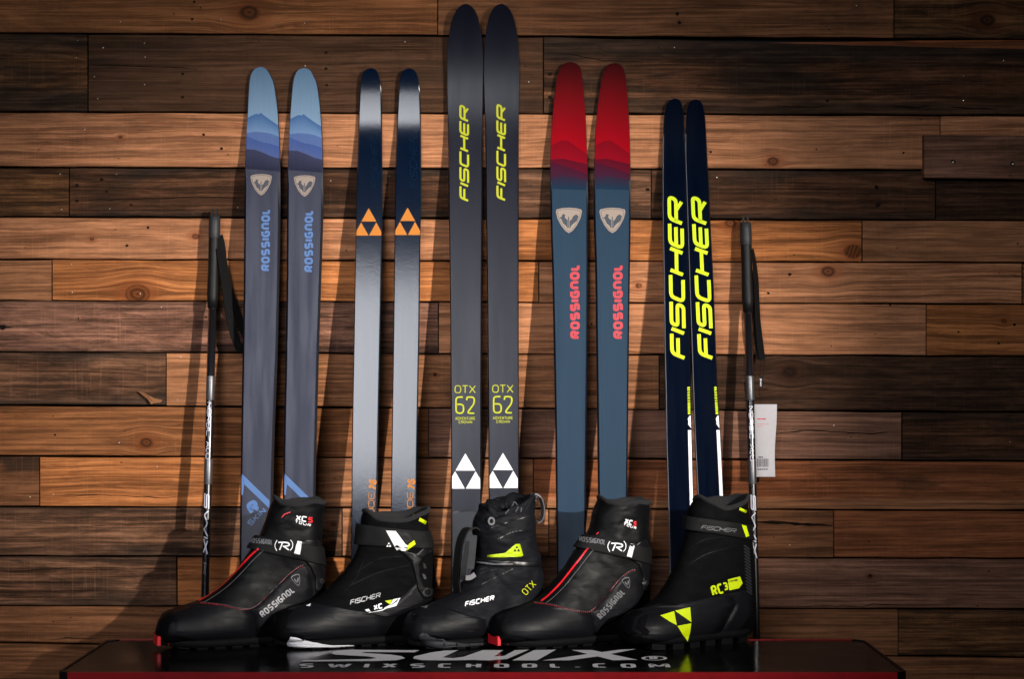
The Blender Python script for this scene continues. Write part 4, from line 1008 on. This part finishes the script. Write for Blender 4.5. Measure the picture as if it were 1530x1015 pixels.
J1 = dict(cap=[(70, 740), (95, 700), (135, 662), (190, 640), (300, 618), (420, 634), (535, 658), (560, 660), (585, 700), (590, 770), (590, 830), (420, 835), (250, 815), (140, 790), (66, 775)],
 quarter=[(560, 660), (605, 636), (680, 562), (760, 482), (822, 437), (850, 434), (872, 480), (885, 560), (880, 620), (800, 640), (700, 700), (600, 770), (585, 700)],
 spoiler=[(800, 330), (850, 300), (905, 300), (944, 335), (952, 420), (942, 500), (930, 560), (900, 565), (898, 500), (872, 440), (835, 400), (780, 378)],
 strap=((562, 270), (548, 342), (950, 335), (952, 430)), pipe=[(300, 615), (360, 578), (430, 525), (500, 455), (560, 390), (606, 346)],
 stitch=[(310, 622), (420, 632), (540, 655), (600, 635), (680, 560), (760, 480), (820, 435), (848, 432)], word=((628, 702), (795, 566)), shield=(802, 508, 46, 62),
 sword=((562, 316), (678, 326)), mono=((690, 342), (782, 350)), tab=[(806, 305), (830, 309), (818, 376), (790, 369)], xc=((795, 200), (882, 214)), xh=8.5, tour=((792, 212), (872, 232)), mark=[(726, 186), (742, 168), (770, 158)],
 rivets=((930, 512),), folds=([(690, 255), (720, 235), (780, 220), (850, 235)], [(700, 120), (760, 135), (850, 125), (920, 130)]))
tour_boot('black leather ski boot with red piping in front of the blue tipped skis', c1, 240, .385, 20, rings1, (236, 480), J1, False)

c4 = lambda x, y: (720 + x / 3.441, 720 + y / 3.441)
rings4 = [((734, 944), (737, .026), .011), ((740, 924), (744, .018), .032), ((754, 913), (760, .014), .043), ((783, 904), (790, .013), .048), ((808, 892), (826, .013), .047), ((824, 874), (862, .013), .043),
          ((841, 853), (900, .013), .040), ((853, 834), (936, .013), .037), ((864, 817), (962, .02), .037), ((874, 802), (967, 905), .038), ((882, 790), (969, 858), .040), ((886, 778), (966, 812), .040), ((890, 764), (966, 774), .041), ((897, 748), (967, 752), .042)]
J4 = dict(cap=[(42, 740), (62, 700), (100, 675), (160, 650), (270, 622), (360, 634), (460, 656), (545, 670), (575, 710), (580, 770), (575, 835), (420, 838), (250, 815), (140, 790), (45, 775)],
 quarter=[(548, 672), (585, 647), (660, 562), (720, 492), (770, 457), (805, 456), (826, 500), (832, 580), (825, 640), (740, 680), (640, 740), (580, 790), (572, 715)],
 spoiler=[(765, 345), (805, 312), (840, 300), (860, 335), (860, 420), (858, 500), (848, 560), (826, 560), (828, 490), (806, 430), (772, 405), (745, 390)],
 strap=((500, 266), (480, 336), (865, 345), (865, 430)), pipe=[(305, 617), (340, 590), (400, 530), (460, 455), (510, 390), (546, 344)],
 stitch=[(270, 620), (360, 632), (460, 655), (545, 668), (585, 645), (660, 560), (720, 490), (770, 455), (800, 455)], word=((612, 712), (738, 574)), shield=(745, 522, 42, 58),
 sword=((500, 308), (634, 326)), mono=((646, 346), (740, 356)), tab=[(763, 319), (786, 325), (769, 391), (744, 384)], xc=((730, 214), (790, 232)), xh=7.6, tour=((726, 224), (790, 246)), mark=[(590, 272), (596, 266), (602, 262)],
 rivets=((842, 520),), folds=([(690, 250), (720, 200), (760, 160)], [(620, 120), (700, 125), (800, 125)]))
tour_boot('black leather ski boot with red piping in front of the red tipped skis', c4, 742, .385, 24, rings4, (740, 962), J4, True)

# --- control boot with the white midsole
c2 = lambda x, y: (390 + x / 3.44, 720 + y / 3.44)
rings2 = [((404, 942), (407, .028), .011), ((411, 924), (414, .020), .032), ((424, 912), (428, .016), .042), ((448, 903), (455, .015), .047), ((478, 891), (492, .015), .047), ((497, 873), (528, .015), .044),
          ((513, 856), (568, .015), .041), ((526, 839), (608, .015), .038), ((534, 823), (640, .022), .037), ((537, 808), (647, 905), .038), ((539, 794), (648, 858), .041), ((540, 782), (645, 820), .042), ((541, 773), (638, 784), .043), ((543, 764), (640, 765), .044)]
s = Boot('black ski boot with white midsole and white chevron in front of the navy skis', 412, .382, 20, rings2, soft, .0012, conv=c2, dip=(.021, .014))
s.raised('toe_cap', [(60, 760), (75, 700), (115, 665), (190, 640), (260, 625), (340, 640), (440, 655), (540, 670), (640, 690), (650, 740), (610, 800), (500, 830), (360, 830), (230, 805), (120, 775)], .0012, shellm, 5)
s.raised('heel_counter', [(540, 672), (660, 640), (760, 560), (800, 520), (830, 590), (850, 620), (780, 650), (700, 690), (640, 700)], .0011, shellm, 4)
s.sole(409, 640, [.012, .032, .041, .043, .041, .036, .031, .031, .032, .026, .012], tread_mat, lug_h=.0028)
s.raised('midsole', [(135, 835), (150, 800), (180, 803), (260, 828), (360, 843), (515, 842), (495, 855), (440, 866), (340, 868), (240, 867), (150, 860)], .003, white_rub, 4)
for a in (235, 320, 395, 460): s.poly('midsole_notch', [(a - 14, 868), (a + 6, 868), (a + 12, 852), (a + 2, 850)], tread_mat, .0012, 1)
s.raised('cuff_arm', [(700, 345), (745, 360), (795, 372), (850, 320), (880, 300), (886, 345), (835, 395), (815, 430), (815, 490), (835, 540), (880, 552), (882, 592), (835, 602), (808, 560), (790, 480), (770, 410)], .003, plast, 4)
s.band('ankle_strap', (470, 215), (447, 322), (890, 255), (892, 340), .0034, webb, front=.007, fw=30)
s.poly('pivot_rivet', [(855 + 24 * math.cos(i * .4488), 570 + 22 * math.sin(i * .4488)) for i in range(14)], steel, .0008, 1); s.poly('pivot_rivet', [(855 + 17 * math.cos(i * .4488), 570 + 16 * math.sin(i * .4488)) for i in range(14)], plast, .0014, 1)
for y in (430, 485): s.poly('buckle_rib', [(826, y - 12), (842, y - 6), (850, y + 14), (838, y + 18)], steel, .001, 1)
s.poly('chevron', [(642, 252), (692, 254), (742, 322), (756, 330), (742, 358), (696, 352)], wtab, .0010); s.poly('chevron', [(758, 322), (786, 302), (794, 322), (746, 356)], yel, .0012, 2)
s.poly('chevron', [(700, 252), (755, 260), (778, 300), (748, 318)], plast, .0012, 2)
for t in ([(657, 312), (662, 322), (651, 322)], [(650, 324), (656, 335), (644, 335)], [(663, 324), (669, 335), (657, 335)]): s.poly('emblem', t, white_ink, .001, 0)
s.raised('collar_tag', [(780, 165), (850, 205), (843, 221), (774, 182)], .0012, yel, 2)
s.text('FISCHER', (457, 636), (612, 596), 7.2, 1.2, silver_ink, .4, .2, .1)
s.text('XC', (580, 664), (626, 652), 8, 2, white_ink, .1, .15, .08)
s.poly('badge', [(533, 660), (552, 655), (566, 672), (640, 655), (695, 640), (716, 598), (678, 606), (664, 634), (636, 646), (625, 664), (552, 676)], white_ink, .0007, 2)
s.poly('badge', [(636, 614), (674, 608), (662, 633)], yel, .001, 1)
s.poly('emblem', [(232, 640), (256, 628), (252, 643)], white_ink, .0008, 1)
for ln in ([(490, 470), (600, 400), (720, 385)], [(450, 540), (600, 470), (760, 430)], [(400, 590), (480, 510), (530, 400)]): s.line('seam', ln, 1.0, leather, .001)

# --- touring boot with gathered gaiter
c3 = lambda x, y: (580 + x / 3.442, 720 + y / 3.442)
rings3 = [((603, 944), (606, .030), .012), ((609, 925), (612, .021), .034), ((622, 912), (626, .017), .044), ((648, 901), (655, .016), .048), ((676, 886), (690, .016), .047), ((694, 870), (722, .016), .044),
          ((706, 853), (752, .016), .041), ((712, 838), (780, .016), .039), ((713, 826), (802, .024), .039), ((711, 814), (808, 905), .040), ((710, 803), (809, 858), .043), ((708, 792), (802, 822), .043), ((709, 781), (797, 790), .043), ((713, 772), (797, 764), .042), ((720, 763), (797, 746), .038)]
s = Boot('black touring ski boot with gathered gaiter cuff in front of the tallest charcoal skis', 611, .385, 22, rings3, gaiter, .0030, conv=c3, dip=(.012, -.004))
s.raised('toe_cap', [(75, 760), (80, 705), (120, 670), (180, 650), (260, 640), (330, 660), (420, 690), (500, 710), (505, 760), (500, 820), (400, 826), (300, 815), (200, 790), (110, 790)], .0012, shellm, 5)
s.sole(608, 803, [.013, .034, .043, .045, .042, .037, .032, .032, .033, .027, .012], tread_mat, lug_h=.003)
s.raised('rubber_rand', [(155, 790), (190, 782), (220, 800), (300, 825), (400, 835), (505, 830), (500, 862), (360, 862), (240, 855), (180, 835)], .003, rubber, 4)
for a in (285, 350, 415, 470): s.poly('rand_notch', [(a - 6, 862), (a + 2, 862), (a + 6, 832), (a + 2, 828)], tread_mat, .0012, 1)
s.band('gaiter_seam', (445, 395), (447, 425), (790, 405), (790, 430), .002, plast, rows=3)
s.line('zip', [(440, 412), (540, 424), (640, 424)], 2.2, grey_ink, .0016)
s.raised('gaiter_badge', [(510, 379), (600, 368), (655, 322), (676, 321), (693, 378), (685, 386), (600, 390), (510, 389)], .0016, plain('lime_badge', (.42, .55, .008, 1), .4), 3)
for t in ([(661, 330), (668, 343), (654, 343)], [(652, 346), (659, 360), (644, 360)], [(669, 346), (678, 360), (662, 360)]): s.poly('emblem', t, lining, .0009, 0)
s.text('FISCHER', (393, 646), (543, 611), 7.4, 1.6, white_ink, .4, .2, .09)
s.text('OTX', (708, 588), (762, 532), 10.5, 1.3, lime_dim, 0, .4, .1); s.text('TRAIL', (735, 578), (755, 560), 2.6, .5, lime_dim, 0, .2, .1) if False else None
s.poly('emblem', [(165, 646), (208, 638), (198, 654)], grey_ink, .0008, 1)
for ln in ([(430, 470), (520, 440), (620, 432)], [(350, 560), (430, 490), (560, 450)], [(300, 620), (420, 560), (640, 450)], [(560, 300), (640, 260), (740, 250)], [(500, 250), (600, 215), (720, 180)]): s.line('seam', ln, 1.2, plast, .0012)
# gathered top: drawcord, pleats and cord lock
cen = sum(s.rim, V((0, 0, 0))) / len(s.rim); NPv = len(s.rim)
VV, FF = [], []; M = 120
for r_, dz in ((1.01, -.006), (1.045, .002), (1.0, .009), (.86, .008), (.6, 0), (.35, -.012)):
    for k in range(M):
        a = k * NPv / M; i = int(a); p = s.rim[i].lerp(s.rim[(i+1) % NPv], a - i)
        w_ = .075 * math.sin(k * 2 * math.pi / M * 11 + 1.3 * math.sin(k * .2)) * (1 if r_ < 1.02 else .5)
        VV.append(cen + (p - cen) * (r_ + w_ * (1.1 - r_ * .5)) + V((0, 0, dz + .004 * math.sin(k * .35 + r_ * 4))))
for i in range(5):
    for k in range(M): FF.append((i*M+k, (i+1)*M+k, (i+1)*M+(k+1) % M, i*M+(k+1) % M))
FF.append(tuple(range(5*M, 6*M))); obj('gathered_cuff', VV, FF, gaiter, s.root, True); s.add(VV, FF)
cord = plain('drawcord', (.05, .05, .055, 1), .7)
def tube3(name, pts, r, mat, parent, closed=False, n=8):
    P = [V(p) for p in pts]; f = []
    L = len(P)
    for i in range(L if closed else L - 1):
        g = (lambda q: P[q % L]) if closed else (lambda q: P[min(max(q, 0), L - 1)])
        for k in range(6): f.append(catmull(g(i-1), g(i), g(i+1), g(i+2), k / 6))
    if not closed: f.append(P[-1])
    VV, FF = [], []; Nf = len(f)
    for i, p in enumerate(f):
        t = ((f[(i+1) % Nf] if closed or i < Nf - 1 else p) - (f[i-1] if closed or i else p)).normalized(); a = t.cross(V((.3, .9, .2))).normalized(); b = t.cross(a)
        for k in range(n): VV.append(p + a * (r * math.cos(2 * math.pi * k / n)) + b * (r * math.sin(2 * math.pi * k / n)))
    for i in range(Nf if closed else Nf - 1):
        for k in range(n): FF.append((i*n+k, ((i+1) % Nf)*n+k, ((i+1) % Nf)*n+(k+1) % n, i*n+(k+1) % n))
    return obj(name, VV, FF, mat, parent, True)
m3 = lambda x, y, o=0: s.mid(*c3(x, y)) + s.n * o
tube3('drawcord', [m3(*p) for p in ((640, 150, .040), (655, 115, .034), (690, 90, .026), (720, 82, .02), (740, 100, .022))], .0016, cord, s.root)
tube3('drawcord', [m3(*p) for p in ((560, 160, .040), (600, 120, .036), (618, 100, .030), (630, 125, .036), (612, 150, .041))], .0014, cord, s.root)
tube3('cord_lock', [m3(494 + 14 * math.cos(a), 198 + 17 * math.sin(a), .036) for a in [i * .785 for i in range(8)]], .0022, grey_ink, s.root, True)
ribbon3('pull_loop', [m3(*p) for p in ((738, 84, .012), (752, 68, .012), (770, 84, .012), (783, 130, .012), (780, 180, .012), (764, 205, .012), (748, 208, .012))], .014, .0022, cord, s.root, lambda t: tuple(s.n))
ribbon3('loop_label', [m3(*p) for p in ((724, 72, .013), (744, 62, .013), (764, 78, .013))], .0135, .0025, grey_ink, s.root, lambda t: tuple(s.n))
# open ankle strap standing in front of the cuff
ribbon3('ankle_strap', [m3(*p) for p in ((345, 568, .012), (338, 500, .012), (345, 400, .012), (358, 310, .012), (385, 250, .012), (425, 240, .014), (446, 260, .018))], .018, .0035, webb, s.root, lambda t: tuple(s.n + s.u * .4))
ribbon3('buckle', [m3(*p) for p in ((410, 270, .030), (404, 340, .030), (396, 420, .030), (392, 440, .030))], .013, .004, rubber, s.root, lambda t: tuple(s.n * .35 + s.u))
ribbon3('ladder_strap', [m3(*p) for p in ((385, 300, .026), (372, 380, .026), (360, 470, .026), (365, 500, .026))], .010, .003, plast, s.root, lambda t: tuple(s.n * .35 + s.u))
ribbon3('buckle_hook', [m3(*p) for p in ((368, 488, .030), (392, 486, .030), (416, 470, .030))], .009, .004, grey_ink, s.root, lambda t: (0, 0, 1))

# --- racing boot
c5 = lambda x, y: (900 + x / 3.439, 720 + y / 3.439)
rings5 = [((932, 944), (936, .026), .014), ((937, 926), (942, .018), .036), ((948, 914), (955, .014), .046), ((968, 907), (978, .013), .049), ((986, 892), (1008, .013), .047), ((999, 872), (1036, .013), .044),
          ((1010, 850), (1065, .013), .041), ((1019, 828), (1094, .013), .039), ((1025, 808), (1120, .02), .039), ((1029, 793), (1124, 905), .040), ((1031, 781), (1122, 855), .041), ((1032, 771), (1118, 806), .041), ((1034, 759), (1113, 770), .041), ((1042, 745), (1112, 745), .041)]
s = Boot('black racing ski boot with large yellow triangle emblem in front of the midnight skis', 941, .405, 31, rings5, soft, .0011, conv=c5, dip=(.020, .012))
s.raised('toe_cap', [(95, 760), (105, 715), (140, 690), (200, 655), (290, 630), (360, 640), (460, 620), (560, 595), (660, 590), (680, 640), (640, 720), (580, 800), (480, 828), (380, 830), (260, 815), (130, 790)], .0012, shellm, 5)
s.raised('heel_counter', [(560, 596), (660, 575), (740, 560), (770, 600), (772, 700), (700, 780), (600, 800), (640, 720), (682, 640), (662, 590)], .0010, shellm, 4)
s.sole(939, 1121, [.014, .036, .044, .046, .043, .038, .033, .032, .033, .027, .012], tread_mat, lug_h=.011, lugs=6)
s.par = s.band('ankle_strap', (418, 176), (422, 248), (775, 228), (775, 306), .0034, webb, front=.008, fw=32)
s.text('FISCHER', (505, 244), (680, 264), 6.2, 1.0, grey_ink, .4, .2, .1)
s.poly('strap_tab', [(714, 222), (737, 228), (752, 280), (736, 286)], yel, .0012); s.par = s.root
s.raised('collar_tag', [(670, 115), (740, 150), (735, 163), (667, 129)], .0014, yel, 2)
s.text('RC', (566, 590), (626, 573), 15.5, 3.0, yel, 0, .2, .06); s.text('3', (624, 562), (648, 556), 12, 2.5, yel, 0, .2, .05)
s.poly('badge', [(643, 504), (706, 488), (719, 523), (701, 549), (651, 560)], yel, .0009, 3)
s.text('COMBI', (648, 520), (694, 510), 3, .6, lining, 0, .2, .12, off=.0014)
for t in ([(297, 690), (368, 668), (381, 740), (340, 718)], [(373, 666), (450, 647), (456, 724)], [(384, 743), (455, 730), (450, 775), (437, 823), (410, 785)]): s.poly('emblem', t, yel, .0009, 3)
for i in range(15):
    y = 330 + i * 16.5; x = 722 + i * .9; s.poly('spine_rib', [(x, y), (x + 7, y - 4), (x + 34, y + 16), (x + 32, y + 24)], rubber, .001, 1)
for ln in ([(430, 360), (520, 300), (640, 285)], [(400, 470), (520, 380), (690, 330)], [(340, 560), (400, 430), (430, 300)]): s.line('seam', ln, 1.0, leather, .001)
for a in (170, 255, 330): pass
